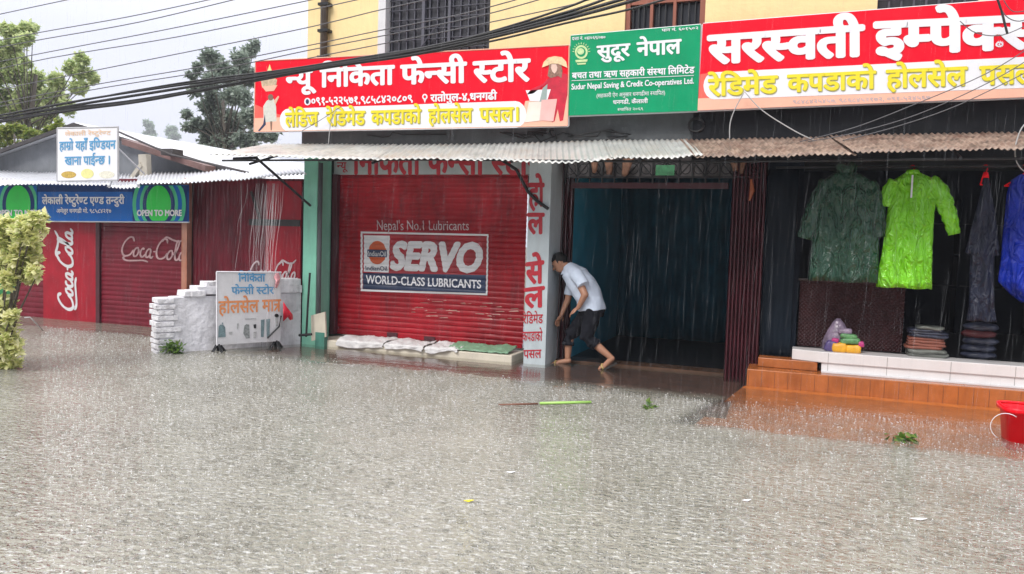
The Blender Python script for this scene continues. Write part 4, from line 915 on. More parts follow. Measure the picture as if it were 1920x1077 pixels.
text('lettering', 'खाना पाईन्छ ।', qP(122, 309.5, 295, 206, 308, 293, YW), M_blue_text, wb, .035, 6)
text('lettering', 'लेकाली रेष्टुरेण्ट', qP(122, 255, 248, 208, 253, 246, YW), mat('faint_orange_lettering', (.78, .55, .38), .5), wb, .02, 4)
for cx, cy, rx, ry, mm in ((129, 328, 14, 6.5, mat('food_brown_print', (.50, .34, .07), .5, var=.4, vs_=30)), (164, 326, 12, 9, M_pale_yel), (200, 328, 15, 7, mat('food_cream_print', (.72, .70, .58), .5, var=.2, vs_=30))):
    poly(disc(cx, cy, rx, ry), YW, .004, mm, 'food_picture', wb)

# ------------------------------------------------------------------ whitewashed brick wall between shack and shop
WA, WB_ = (-7.30, 7.42), (-6.42, 8.98)
dW = Vector((WB_[0]-WA[0], WB_[1]-WA[1], 0)).normalized(); nW = Vector((-dW.y, dW.x, 0))   # nW points left, away from the board
topA = V(405, 549, WA, WB_).z; topB = V(570, 530, WA, WB_).z
LW = (Vector(WB_)-Vector(WA)).length; TW = .26
bw = thing('brick_wall', 'low whitewashed brick wall with loose bricks on top', 'wall', (WA[0], WA[1], 0))
A3 = Vector((WA[0], WA[1], 0)); 
def wp(s, t, z): return A3+dW*s+nW*t+Vector((0, 0, z))
m = MB(); m.hexa([wp(.10, 0, -.3), wp(LW, 0, -.3), wp(LW, TW, -.3), wp(.10, TW, -.3), wp(.10, 0, topA-.05), wp(LW, 0, topA-.02), wp(LW, TW, topA-.02), wp(.10, TW, topA-.05)])
mesh_obj('plastered_face', m, M_dirty_white, bw, bevel=.012)
m = MB(); rs = random.Random(4); z = -.1; k = 0
while z < topA-.05:
    h = rs.uniform(.050, .060)
    segs = ((0, .13), (.145, .27)) if k % 2 else ((0, .27),)
    for a, b_ in segs:
        j = [rs.uniform(-.018, .018) for _ in range(6)]; e_ = .10+rs.uniform(0, .12)*(k % 2)
        m.hexa([wp(-.1+j[0], a-.012, z+j[4]*.2), wp(e_, a-.012, z), wp(e_, b_+j[1]*.6, z), wp(-.1+j[2], b_+j[1]*.6, z), wp(-.1+j[0], a-.012, z+h+j[5]*.2), wp(e_, a-.012, z+h), wp(e_, b_+j[1]*.6, z+h), wp(-.1+j[2], b_+j[1]*.6, z+h-j[4]*.2)])
    z += .072; k += 1
mesh_obj('brick_end', m, M_mortar, bw, bevel=.005)
m = MB(); m.hexa([wp(-.06, .01, -.2), wp(.1, .01, -.2), wp(.1, TW-.01, -.2), wp(-.06, TW-.01, -.2), wp(-.06, .01, topA-.06), wp(.1, .01, topA-.06), wp(.1, TW-.01, topA-.06), wp(-.06, TW-.01, topA-.06)]); mesh_obj('mortar', m, M_dirty_white, bw)
sx = lambda px, py: (V(px, py, WA, WB_)-A3).dot(dW)
def brick_course(s0, s1, z, h, j=.0, nm='coping', mm=M_mortar, t0=-.02, t1=TW+.03):
    m = MB(); m.hexa([wp(s0, t0, z), wp(s1, t0, z), wp(s1, t1, z), wp(s0, t1, z), wp(s0+j, t0, z+h), wp(s1-j, t0, z+h), wp(s1-j, t1, z+h), wp(s0+j, t1, z+h)]); return mesh_obj(nm, m, mm, bw, bevel=.005)
sA = sx(333, 545); sB = sx(525, 545)
m = MB(); rs = random.Random(8); s = .05
brick_course(.38, LW, topA-.02, .10, 0, 'coping', M_dirty_white)
s = .30
for k in range(6):
    l = rs.uniform(.18, .24); brick_course(s, s+l-.012, topA-.045 if s < .38 else topA+.08, rs.uniform(.055, .075), .006, 'loose_brick', M_mortar, rs.uniform(-.04, .0), TW+rs.uniform(-.02, .03)); s += l
brick_course(.22, .44, topA-.044, .07, .01, 'loose_brick', M_mortar)
brick_course(LW-.42, LW-.02, topA+.08, .09, .0, 'coping', M_dirty_white)

# ------------------------------------------------------------------ standing advertising board in front of the wall
BA, BB = (-6.90, 7.80), (-6.50, 8.54)
def qV(xl, bl, tl, xr, br, tr): return (V(xl, bl, BA, BB), V(xr, br, BA, BB), V(xr, tr, BA, BB), V(xl, tl, BA, BB))
cs = [V(406, 510, BA, BB), V(527, 511, BA, BB), V(526, 640, BA, BB), V(406.5, 648, BA, BB)]
dB = Vector((BB[0]-BA[0], BB[1]-BA[1], 0)).normalized(); nB = Vector((-dB.y, dB.x, 0))
bd = thing('advertising_board', 'white standing advertising board with blue and orange hand lettering in front of the brick wall', 'advertising board', (-6.7, 8.17, 0))
mb = MB(); mb.prism(cs, nB*.02); mesh_obj('panel', mb, M_offwhite, bd, bevel=.003)
mb = MB()
for i in (0, 3): mb.tube([cs[i]-nB*.002, cs[(i+1) % 4 if i == 0 else 0]-nB*.002], .010, 5)
mesh_obj('edge_strip', mb, M_white, bd)
def leg(px, py):
    p = V(px, py, BA, BB); m = MB(); z0 = p.z+.02
    m.tube([p+Vector((0, 0, .12))+nB*.03, Vector((p.x, p.y, -.04))+nB*.03-dB*.0], .022, 6)
    for sgn in (-1, 1): m.tube([Vector((p.x, p.y, .11))+nB*.03, Vector((p.x, p.y, -.05))+dB*.11*sgn+nB*.0], .018, 6)
    m.tube([Vector((p.x, p.y, .10))+nB*.03, Vector((p.x, p.y, -.05))-nB*.14], .018, 6)
    mesh_obj('leg', m, M_iron, bd)
leg(411, 650); leg(519, 642)
mb = MB(); mb.tube([V(500, 634, BA, BB)-nB*.02, V(522, 612, BA, BB)-nB*.025, V(526, 592, BA, BB)-nB*.02], .012, 5); mesh_obj('chain', mb, M_iron, bd)
text('lettering', 'निकिता', qV(447, 528, 514, 497, 528, 514.5), M_blue_text, bd, .035, 6)
text('lettering', 'फेन्सी स्टोर', qV(434, 552, 539, 513, 551, 538.5), M_blue_text, bd, .03, 6)
text('lettering', 'होलसेल मात्र', qV(410, 588, 566, 526, 583, 562), M_orange_text, bd, .028, 6)
m_fig = mat('grey_blue_figure_print', (.16, .24, .26), .5, var=.35, vs_=30); m_fig2 = mat('faint_grey_print', (.42, .43, .43), .5, var=.3, vs_=30)
def bpoly(px, mm, nm='clothes_picture'):
    mb = MB(); mb.prism([V(a, b_, BA, BB)-nB*.005 for a, b_ in px], nB*.003); mesh_obj(nm, mb, mm, bd)
bpoly([(410, 612), (413, 609), (418, 609), (422, 614), (423, 632), (409, 633)], m_fig); bpoly([(415.5, 608), (417, 604.5), (418.5, 608)], m_fig)
bpoly([(429, 623), (436, 622), (435, 627), (430, 627)], m_fig2); bpoly([(444, 607), (447, 606.5), (446, 617), (444.5, 618)], m_fig2)
bpoly([(458, 611), (462, 608), (467, 609), (468, 634), (461, 635), (456, 625)], mat('grey_figure_print', (.26, .28, .28), .5, var=.5, vs_=40)); bpoly([(475, 609), (480, 608), (480, 616), (476, 616)], M_iron); bpoly([(475, 623), (481, 622), (479, 634), (475, 634)], m_fig2)
bpoly([(489, 600), (496, 599), (495, 615), (494, 632), (489, 632)], m_fig); bpoly([(499, 599), (506, 598), (505, 632), (500, 632)], m_fig); bpoly([(516, 592), (521, 592), (521, 612), (517, 612)], m_fig2); bpoly(disc(518.5, 592, 4, 3.5), M_iron)
mb = MB(); mb.prism([V(459, 597.5, BA, BB)-nB*.005, V(480, 597, BA, BB)-nB*.005, V(480, 598.5, BA, BB)-nB*.005, V(459, 599, BA, BB)-nB*.005], nB*.003); mesh_obj('small_caption', mb, m_fig2, bd)
# red plastic bags tied to the board's edge
def cloth(name, label, cat, pts, th, mm):
    """a soft bag: outline in pixels inflated into a lens with a rippled rim"""
    c = Vector((sum(p[0] for p in pts)/len(pts), sum(p[1] for p in pts)/len(pts))); m = MB(); rings = []
    for k, (s_, d_) in enumerate(((.05, -th), (.5, -th*.8), (.85, -th*.4), (1, 0), (.85, th*.4), (.5, th*.8), (.05, th))):
        rings.append([V(c.x+(p[0]-c.x)*s_, c.y+(p[1]-c.y)*s_, BA, BB)+nB*d_-nB*.05+nB*.012*math.sin(i*2.1) for i, p in enumerate(pts)])
    m.loft(rings); o = mesh_obj(name, m, mm, None, True); return tag(o, label, cat)
cloth('plastic_bag', 'red plastic bag hanging beside the white advertising board', 'plastic bag', [(528, 565), (533, 572), (538, 580), (546, 590), (547, 599), (540, 600), (537, 594), (531, 596), (527, 602)], .05, M_red_cloth)
cloth('plastic_bag', 'pink and white plastic strip tied over the top corner of the white advertising board', 'plastic bag', [(514, 512), (520, 511), (522, 520), (521, 530), (517, 541), (511, 538), (514, 526), (511, 520)], .02, mat('pink_white_plastic', (.78, .35, .38), .35, var=.5, vs_=30))
# iron bar leaning at the wall's end by the pillar
m = MB(); m.tube([P(581, 512, 8.85), P(578, 560, 8.85), P(574, 632, 8.8)], .016, 6); m.tube([P(561, 629, 8.8), P(584, 627, 8.8)], .02, 6)
tag(mesh_obj('iron_scraper', m, M_iron), 'black iron scraper with a cross foot leaning by the mint pillar', 'scraper')

# ------------------------------------------------------------------ soft bodies: shells merged into one continuous surface
def blob(name, mb, m_, parent, voxel=.008, smooth=6, loc=None, cut=None, wr=0.0, wsc=12):
    me = bpy.data.meshes.new('shell'); me.from_pydata(mb.v, [], mb.f); o = bpy.data.objects.new('shell', me); COL.objects.link(o)
    q = o.modifiers.new('r', 'REMESH'); q.mode = 'VOXEL'; q.voxel_size = voxel
    q = o.modifiers.new('s', 'SMOOTH'); q.factor = .5; q.iterations = smooth
    dg = bpy.context.evaluated_depsgraph_get(); ev = o.evaluated_get(dg); r = ev.to_mesh()
    out = MB(); out.v = [tuple(v.co) for v in r.vertices]; out.f = [tuple(p.vertices) for p in r.polygons]; out.mi = [0]*len(out.f)
    if wr: nr = [v.normal.copy() for v in r.vertices]; out.v = [tuple(Vector(v)+n*wr*mnoise.noise(Vector(v)*wsc)) for v, n in zip(out.v, nr)]
    ev.to_mesh_clear(); bpy.data.objects.remove(o); bpy.data.meshes.remove(me)
    if cut:
        kill = {i for i, v in enumerate(out.v) if cut(Vector(v))}; out.f = [f for f in out.f if not any(i in kill for i in f)]; out.mi = [0]*len(out.f)
    return mesh_obj(name, out, m_, parent, True, loc=loc)
# ------------------------------------------------------------------ the person
YP = 9.2
def q(px, py, dy=0.0): return P(px, py, YP)+Vector((0, dy, 0))
man = thing('person', 'person bending forward in pale blue shirt and rolled dark trousers, wading past the open bay', 'person', (P(1090, 685, YP).x, YP, 0.0))
b = MB()
fdir = Vector((-.80, -.12, -.58)).normalized(); udir = Vector((-.58, 0, .80)).normalized(); sdir = fdir.cross(udir)
HR = Matrix((fdir, sdir, udir)).transposed()
hc = q(1049, 492)
b.ellipsoid(hc, .098, .076, .105, rot=HR)
b.ellipsoid(hc+fdir*.035-udir*.06, .058, .052, .062, rot=HR)                     # jaw
b.capsule(hc+fdir*.088-udir*.005, .012, hc+fdir*.112-udir*.034, .015, 8)        # nose
b.ellipsoid(hc+fdir*.082-udir*.068, .016, .028, .010, rot=HR)                    # lips
b.ellipsoid(hc+fdir*.082+udir*.022, .016, .055, .012, rot=HR)                    # brow
for s in (-1, 1): b.ellipsoid(hc+sdir*s*.077-fdir*.012-udir*.012, .018, .008, .030, rot=HR)   # ears
b.capsule(hc-fdir*.03-udir*.06, .05, q(1072, 508), .062)
for p0, r0, p1, r1 in ((q(1074, 512), .11, q(1094, 545), .12), (q(1094, 545), .12, q(1110, 578), .125),
    (q(1084, 512, -.15), .058, q(1106, 551, -.235), .044), (q(1106, 551, -.235), .044, q(1093, 575, -.215), .029),
    (q(1068, 520, .14), .055, q(1058, 564, .16), .042), (q(1058, 564, .16), .042, q(1047, 592, .13), .027),
    (q(1074, 510, 0), .09, q(1084, 512, -.14), .062), (q(1074, 512, 0), .09, q(1068, 520, .13), .06),
    (q(1110, 578, -.08), .09, q(1105, 630, -.09), .060), (q(1105, 630, -.09), .056, q(1128, 652, -.08), .05), (q(1128, 652, -.08), .05, q(1147, 668, -.08), .036),
    (q(1108, 578, .08), .09, q(1066, 627, .10), .062), (q(1066, 627, .10), .058, q(1062, 650, .09), .05), (q(1062, 650, .09), .05, q(1061, 672, .08), .036)):
    b.capsule(p0, r0, p1, r1)
# feet: rear heel lifted, front foot flat
b.capsule(q(1150, 671, -.08), .036, q(1136, 685, -.085), .034); b.ellipsoid(q(1133, 687, -.085), .05, .042, .020)
b.capsule(q(1063, 678, .08), .034, q(1044, 681, .07), .028); b.ellipsoid(q(1039, 682.5, .07), .055, .040, .019)
for foot, d in ((q(1128, 689, -.085), Vector((-.8, -.1, -.25))), (q(1031, 683.5, .068), Vector((-1, -.1, -.04)))):
    for k in range(5): b.capsule(foot+Vector((.012*abs(k-1), (k-2)*.016, .002)), .010, foot+Vector((.012*abs(k-1), (k-2)*.017, 0))+d*.022, .009, 8)
# hands: palm, four bent fingers, thumb off the side
def hand(wr_, kn, side, curl):
    d = (kn-wr_).normalized(); n = d.cross(side).normalized()
    b.ellipsoid(wr_.lerp(kn, .55), (kn-wr_).length*.62, .036, .017, 12, 8, Matrix((d, side, n)).transposed())
    for k, (off, ln) in enumerate(((-.030, .070), (-.010, .080), (.011, .075), (.030, .058))):
        p0 = kn+side*off; d1 = (d+side*off*2.0+curl*.35).normalized(); p1 = p0+d1*ln*.45; d2 = (d1+curl*.8).normalized(); p2 = p1+d2*ln*.32; p3 = p2+(d2+curl*.6).normalized()*ln*.26
        b.capsule(p0, .0095, p1, .009, 8); b.capsule(p1, .009, p2, .0083, 8); b.capsule(p2, .0083, p3, .007, 8)
    t0 = wr_.lerp(kn, .3)-side*.03; t1 = t0+(d*.5-side*.75).normalized()*.036; t2 = t1+(d*.9-side*.15).normalized()*.03
    b.capsule(t0, .013, t1, .010, 8); b.capsule(t1, .010, t2, .008, 8)
hand(q(1092, 576, -.215), q(1083, 581, -.20), Vector((.1, .75, .6)).normalized(), Vector((.25, .1, -.6)))
hand(q(1047, 593, .13), q(1041, 603, .12), Vector((-.55, -.75, .1)).normalized(), Vector((.45, 0, -.25)))
blob('body', b, M_skin, man, .0065, 4)
# shirt from silhouette pairs (front, back), with sleeves
def ring(fp, bp_, hw, dy=0.0, n=26):
    a, c = q(*fp), q(*bp_); ctr = (a+c)/2; h = (c-a)/2
    return [ctr+h*math.cos(t)*(abs(math.cos(t))**-.15 if abs(math.cos(t)) > 1e-3 else 1)+Vector((0, hw*math.sin(t)+dy, 0)) for t in [2*math.pi*k/n for k in range(n)]]
s = MB()
s.loft([ring((1084.5, 583), (1136, 581), .185), ring((1082, 566), (1131, 562), .185), ring((1071, 549), (1124, 543), .19), ring((1061, 531), (1113, 521), .19), ring((1055, 519), (1099, 504.5), .185), ring((1058, 509), (1080, 496), .115), ring((1058, 503), (1070, 492), .07)])
def sleeve(pts): s.tube([p for p, r in pts], [r for p, r in pts], 16)
sleeve([(q(1078, 510, -.09), .09), (q(1088, 515, -.17), .083), (q(1099, 527, -.21), .078), (q(1103, 534, -.225), .080)])
sleeve([(q(1076, 514, .06), .09), (q(1067, 522, .15), .078), (q(1062, 542, .165), .070), (q(1060.5, 555, .165), .070)])
so = blob('shirt', s, M_shirt, man, .009, 4, wr=.012, wsc=9)
m = MB()
for sg in (-1, 1): m.prism([q(1058, 506, sg*.02), q(1066, 503, sg*.085), q(1060, 514, sg*.09), q(1054, 516, sg*.035)], (-.012, 0, .004))
mesh_obj('collar', m, M_shirt, so)
t = MB()
t.loft([ring((1088, 572), (1134, 572), .165), ring((1087, 584), (1134, 584), .165), ring((1084, 596), (1130, 594), .16)])
def trouser(pts): t.tube([p for p, r in pts], [r for p, r in pts], 16)
trouser([(q(1112, 580, -.07), .115), (q(1112, 596, -.085), .110), (q(1107, 616, -.09), .096), (q(1104, 631, -.09), .090), (q(1113, 641, -.085), .078), (q(1121, 646, -.082), .071)])
trouser([(q(1107, 580, .07), .115), (q(1094, 597, .085), .108), (q(1076, 618, .10), .090), (q(1066, 629, .10), .086), (q(1062, 641, .095), .072), (q(1061, 648, .09), .070)])
to = blob('trousers', t, M_trouser, man, .009, 4, wr=.014, wsc=12)
for a, c in ((q(1117, 642.5, -.083), q(1122, 647, -.081)), (q(1061.5, 643, .093), q(1061, 649, .09))): mesh_obj('rolled_cuff', MB().tube([a, c], .0765, 18), M_trouser, to, True)
h_ = MB(); rs = random.Random(2)
h_.ellipsoid(hc+udir*.022-fdir*.016, .104, .086, .100, rot=HR)
for k in range(26):                             # tufts
    a = rs.uniform(-1.4, 1.4); p = hc+udir*.085+fdir*rs.uniform(-.05, .10)+sdir*.055*math.sin(a); h_.capsule(p-udir*.02, .02, p+fdir*.028+udir*rs.uniform(-.02, .022)-udir*.0, .009, 6)
blob('hair', h_, M_hair, man, .006, 2, cut=lambda v: ((v-hc).dot(fdir) > .02 and (v-hc).dot(udir) < .040) or ((v-hc).dot(udir) < -.02 and (v-hc).dot(fdir) > -.045) or (v-hc).dot(udir) < -.075)
m = MB()
for sg in (-1, 1): m.ellipsoid(hc+fdir*.088+sdir*sg*.032+udir*.004, .010, .013, .007, 10, 6, HR)
mesh_obj('eye', m, M_black, man, True)
def sandal(heel, toe, w_):
    d = (toe-heel).normalized(); sd_ = Vector((0, 1, 0)); n_ = d.cross(sd_).normalized()
    if n_.z < 0: n_ = -n_
    m = MB(); pr = ((0, .6), (.12, .85), (.35, .8), (.65, 1.0), (.88, .85), (1, .45)); L_ = (toe-heel).length
    up_ = [heel+d*L_*u+sd_*w_*v for u, v in pr]+[heel+d*L_*u-sd_*w_*v for u, v in reversed(pr)]
    m.prism([p-n_*.024 for p in up_], n_*.022); o = mesh_obj('sandal', m, M_sandal, man)
    m = MB(); c_ = heel+d*L_*.70; m.tube([c_+sd_*w_*1.0-n_*.005, c_+sd_*w_*.7+n_*.045, c_+n_*.055, c_-sd_*w_*.7+n_*.045, c_-sd_*w_*1.0-n_*.005], .012, 6); mesh_obj('strap', m, M_strap, o, True)
sandal(q(1160, 677, -.08), q(1125, 694, -.085), .056); sandal(q(1071, 684.5, .08), q(1026, 687, .068), .054)

# ------------------------------------------------------------------ hanging raincoats
YC = 8.90
xa, xb = P(1455, 318, YC+.03).x, 3.6; zr = P(1700, 313, YC).z
rail = mesh_obj('hanging_rail', MB().tube([(xa, YC+.02, zr), (xb, YC+.02, zr-.0)], .012, 8), M_iron, bld, True)
def hanger(label, px, py, mm, w_=.17):
    p = P(px, py, YC); m = MB()
    m.tube([Vector((p.x+.022*math.sin(t), YC+.02-.0, zr-.005+.022*math.cos(t))) for t in [(-1.9+k*.5) for k in range(9)]]+[Vector((p.x, YC+.01, p.z+.01))], .0045, 6)
    m.tube([Vector((p.x-w_, YC, p.z-.10)), Vector((p.x-.02, YC, p.z+.0)), Vector((p.x+.02, YC, p.z+.0)), Vector((p.x+w_, YC, p.z-.10)), Vector((p.x-w_, YC, p.z-.10))], .008, 6)
    m.prism([Vector((p.x-.03, YC-.01, p.z-.03)), Vector((p.x+.03, YC-.01, p.z-.03)), Vector((p.x+.018, YC-.01, p.z+.025)), Vector((p.x-.018, YC-.01, p.z+.025))], (0, .02, 0))
    return tag(mesh_obj('clothes_hanger', m, mm, None, True), label, 'hanger', 'hangers on the shop rail')
def garment(label, rows, sleeves, mm, depth, seed, folds=6, amp=.24):
    rs = random.Random(seed); ph = [rs.uniform(0, 6) for _ in range(4)]
    b0 = P((rows[-1][1]+rows[-1][2])/2, rows[-1][0], YC)
    root = thing('raincoat', label, 'raincoat', b0, 'raincoats hanging at the clothes shop'); m = MB(); rings = []; n = 72
    R_ = []
    for (y0, a0, c0), (y1, a1, c1) in zip(rows, rows[1:]):
        for k in range(6): t_ = k/6; R_.append((y0+(y1-y0)*t_, a0+(a1-a0)*t_, c0+(c1-c0)*t_))
    R_.append(rows[-1])
    for i, (y, a, c) in enumerate(R_):
        A, B_ = P(a, y, YC), P(c, y, YC); ctr = (A+B_)/2; hw = (B_.x-A.x)/2; t_ = i/len(R_); dp = depth*(.55+.6*t_)*min(1, hw/.16); rg = []
        for k in range(n):
            an = 2*math.pi*k/n; f_ = 1+amp*min(1, t_*1.6)*(math.sin(an*folds+ph[0]+t_*1.2)*.6+math.sin(an*(folds*1.7)+ph[1]-t_*2)*.4)
            x = hw*math.cos(an); yv = dp*math.sin(an)*f_
            nz_ = mnoise.noise(Vector((ctr.x+x*1.0, yv*2+seed, ctr.z))*7)*.035
            rg.append(Vector((ctr.x+x, YC+yv+nz_, ctr.z+A.z*0+(A.z-ctr.z)*(1-(math.cos(an)+1))*0+.006*math.sin(an*5+ph[2])*(t_ > .95))))
        rings.append(rg)
    m.loft(rings, cap=False); mesh_obj('coat_body', m, mm, root, True, solid=.003)
    for sl in sleeves:
        m = MB(); rg_ = []; pts = catmull([(x, y) for x, y, w_ in sl], 5); ws = catmull([(w_, 0) for x, y, w_ in sl], 5)
        for i, ((x, y), (w_, _)) in enumerate(zip(pts, ws)):
            p = P(x, y, YC); a, c = pts[max(i-1, 0)], pts[min(i+1, len(pts)-1)]; pa, pc = P(*a, YC), P(*c, YC); d = (pc-pa).normalized(); nn = Vector((d.z, 0, -d.x)); r = w_*.0063
            rg_.append([p+nn*r*math.cos(2*math.pi*k/20)*(1+.1*math.sin(i*1.9+k))+Vector((0, r*.75*math.sin(2*math.pi*k/20), 0)) for k in range(20)])
        m.loft(rg_, cap=False); mesh_obj('sleeve', m, mm, root, True, solid=.003)
    return root
g = garment('dark green shiny plastic raincoat hanging above the wicker counter', [(320, 1572, 1602), (330, 1556, 1618), (342, 1538, 1636), (360, 1534, 1642), (400, 1530, 1648), (460, 1522, 1648), (528, 1515, 1646)],
    [[(1552, 340, 13), (1536, 375, 15), (1522, 410, 15), (1509, 448, 13)], [(1628, 342, 12), (1641, 375, 13), (1646, 410, 12), (1647, 445, 11)]], M_pl_green, .10, 11)
m = MB(); c = P(1587, 318, YC); m.loft([[c+Vector((.085*k_*math.cos(a), .06*k_*math.sin(a)-.02, z_+.02*math.cos(a*2))) for a in [2*math.pi*j/20 for j in range(20)]] for k_, z_ in ((1.15, -.03), (1.25, .015), (.9, .05), (.5, .06))]); mesh_obj('hood', m, M_pl_green, g, True)
g = garment('bright lime green plastic raincoat hanging on a red hanger', [(322, 1702, 1720), (328, 1692, 1733), (337, 1677, 1752), (352, 1669, 1758), (400, 1664, 1752), (460, 1656, 1748), (540, 1643, 1747)],
    [[(1742, 337, 11), (1760, 358, 14), (1774, 390, 13), (1783, 415, 11), (1789, 440, 9)], [(1680, 340, 11), (1668, 362, 13), (1663, 388, 11)]], M_pl_lime, .085, 12)
m = MB(); x_ = P(1709, 330, YC); m.box(x_.x-.008, x_.x+.008, YC-.085, YC-.075, P(1709, 372, YC).z, x_.z); mesh_obj('zip', m, M_white, g)
m = MB(); c = P(1711, 323, YC); m.loft([[c+Vector((.062*k_*math.cos(a), .05*math.sin(a)-.01, z_)) for a in [2*math.pi*j/16 for j in range(16)]] for k_, z_ in ((1.2, -.025), (.95, .02))], cap=False); mesh_obj('collar', m, M_pl_lime, g, True, solid=.003)
m = MB(); c = P(1716, 335, YC)
garment('slate grey raincoat folded over and hanging between the lime and blue raincoats', [(334, 1846, 1853), (360, 1840, 1857), (400, 1829, 1861), (440, 1818, 1864), (474, 1811, 1867), (480, 1820, 1864), (530, 1819, 1863), (575, 1817, 1864), (602, 1812, 1868)], [[(1850, 350, 4), (1858, 400, 6), (1862, 450, 7), (1868, 480, 5)]], M_pl_grey, .07, 13, 5, .25)
garment('royal blue shiny plastic raincoat cut off by the right edge', [(328, 1912, 1940), (338, 1896, 1960), (360, 1889, 1972), (420, 1884, 1978), (480, 1877, 1984), (530, 1871, 1990), (552, 1892, 1988), (568, 1915, 1982)], [[(1958, 345, 13), (1976, 380, 14), (1990, 430, 13)]], M_pl_blue, .11, 14)
hanger('red hanger inside the lime raincoat', 1711, 324, M_pl_red); hanger('dark hanger inside the dark green raincoat', 1587, 322, M_iron, .2)
hanger('small red hanger above the slate grey raincoat', 1848, 328, M_pl_red, .04); hanger('red hanger inside the royal blue raincoat', 1922, 330, M_pl_red)
# counter, bags and folded clothes
YCT = 9.42
cx0, cx1 = P(1497, 600, YCT).x, P(1694, 600, YCT).x; ct = P(1590, 530, YCT).z
cr_ = thing('counter', 'dark brown wicker counter standing behind the white ledge', 'counter', ((cx0+cx1)/2, YCT, .42))
m = MB()
m.grid(lambda u, v: (cx0+(cx1-cx0)*u, YCT-.006*math.sin(u*52*math.pi)*math.sin(v*34*math.pi), .42+(ct-.42)*v), 208, 136)
mesh_obj('front', m, M_wicker, cr_, True)
mesh_obj('carcass', bx(cx0+.005, cx1-.005, YCT+.015, YCT+.45, .42, ct-.002), M_wicker, cr_)
mesh_obj('top', bx(cx0-.03, cx1+.03, YCT-.03, YCT+.47, ct, ct+.025), mat('dark_counter_top', (.05, .035, .035), .25, var=.2), cr_, bevel=.004)
def lump(name, c, rx, ry, rz, mm, parent, seed=0, amp=.12, flat_=True, loc=None):
    m = MB(); m.ellipsoid((0, 0, 0), 1, 1, 1, 22, 14); vs = []
    for v in m.v:
        p = Vector(v); f = 1+amp*2*mnoise.noise(p*2.2+Vector((seed*3.1, seed, 0)))+amp*mnoise.noise(p*5+Vector((seed, 0, seed*2)))
        z = max(p.z*f, -.75) if flat_ else p.z*f; vs.append((c[0]+rx*p.x*f, c[1]+ry*p.y*f, c[2]+rz*(z+(.75 if flat_ else 0))))
    m.v = vs; return mesh_obj(name, m, mm, parent, True)
ZL = ZST+.223
def at(px, py, Y): p = P(px, py, Y); return Vector((p.x, Y, ZL))
bg_ = thing('clothes_bundle', 'clear plastic bag of yellow, green and pink clothes on the white ledge', 'bundle', at(1578, 660, 9.14))
c = at(1585, 660, 9.12)
def pack(name, c, hx, hy, hz, mm, seed, tilt=0.0):
    m = MB(); ca, sa = math.cos(tilt), math.sin(tilt)
    rings = []
    for k, (s_, zz) in enumerate(((.86, 0), (1, .12), (1.03, .4), (1.0, .75), (.86, .97), (.4, 1.02))):
        rg = []
        for j in range(32):
            a_ = 2*math.pi*j/32; x = max(-1, min(1, 1.3*math.cos(a_)))*hx*s_; y = max(-1, min(1, 1.3*math.sin(a_)))*hy*s_; n_ = mnoise.noise(Vector((x*22, y*22+zz*3, seed)))
            z_ = hz*zz*(1+.14*mnoise.noise(Vector((x*14, seed, 3)))); x *= 1+.10*n_; y *= 1+.14*n_; rg.append(Vector((c[0]+x*ca-z_*sa, c[1]+y, c[2]+x*sa*.5+z_*ca)))
        rings.append(rg)
    m.loft(rings); return mesh_obj(name, m, mm, bg_, True)
pack('yellow_pack', c+Vector((-.065, -.01, 0)), .072, .07, .10, M_bag_yel, 1); pack('yellow_pack', c+Vector((.075, 0, 0)), .075, .07, .085, M_bag_yel, 7)
pack('green_pack', c+Vector((.045, .01, .095)), .10, .07, .06, M_bag_green, 2, .12); pack('green_pack', c+Vector((.02, .015, .15)), .085, .06, .05, M_bag_green, 12, -.15)
pack('purple_pack', at(1556, 660, 9.13), .075, .07, .12, M_bag_purple, 3, -.35); pack('pink_pack', c+Vector((.155, -.02, .07)), .03, .04, .06, M_bag_pink, 4, .2)
pack('pink_pack', c+Vector((-.115, -.01, .095)), .035, .035, .05, M_bag_pink, 5, -.2); pack('grey_pack', c+Vector((-.01, .03, .195)), .07, .05, .06, M_bag_clear, 6, .1)
m = MB(); c = at(1570, 640, 9.21); m.loft([[c+Vector((r_*math.cos(a)*(1+.12*math.sin(a*5)), r_*.6*math.sin(a), z_)) for a in [2*math.pi*j/20 for j in range(20)]] for r_, z_ in ((.15, .005), (.145, .10), (.10, .22), (.055, .31), (.02, .355))]); mesh_obj('plastic_wrap', m, M_bag_clear, bg_, True)
for nm, layers, px, Y, lab in (('a', ((.045, M_cl_grey, .20), (.04, M_cl_grey, .185), (.035, M_cl_rust, .175), (.035, M_cl_rust, .18), (.035, M_cl_rust, .175), (.035, M_cl_rust, .17), (.03, M_cl_navy, .18), (.035, M_cl_navy, .19), (.03, M_cl_navy, .165), (.03, M_cl_grey, .13)), 1735, 9.27, 'stack of folded rust and navy clothes in plastic on the white ledge'),):
    c = at(px, 670, Y); root = thing('clothes_stack', lab, 'clothes stack', c); z = 0; rs = random.Random(6)
    for hh, mm, hw in layers:
        dx, dy = rs.uniform(-.03, .03), rs.uniform(-.02, .02); m = MB()
        def f(u, v): 
            return None
        rings = []
        for k, (s_, zz) in enumerate(((.9, 0), (1, hh*.25), (1.01, hh*.7), (.92, hh))):
            rings.append([Vector((c.x+dx+s_*hw*max(-1, min(1, 1.25*math.cos(a)))*(1+.07*mnoise.noise(Vector((math.cos(a)*2, z*40, math.sin(a)*2)))), c.y+dy+s_*.13*max(-1, min(1, 1.25*math.sin(a))), c.z+z+zz+.016*mnoise.noise(Vector((math.cos(a)*1.6, z*30+zz*9, math.sin(a)*1.6+5))))) for a in [2*math.pi*j/28 for j in range(28)]])
        m.loft(rings); mesh_obj('folded_garment', m, mm, root, True); z += hh*.92
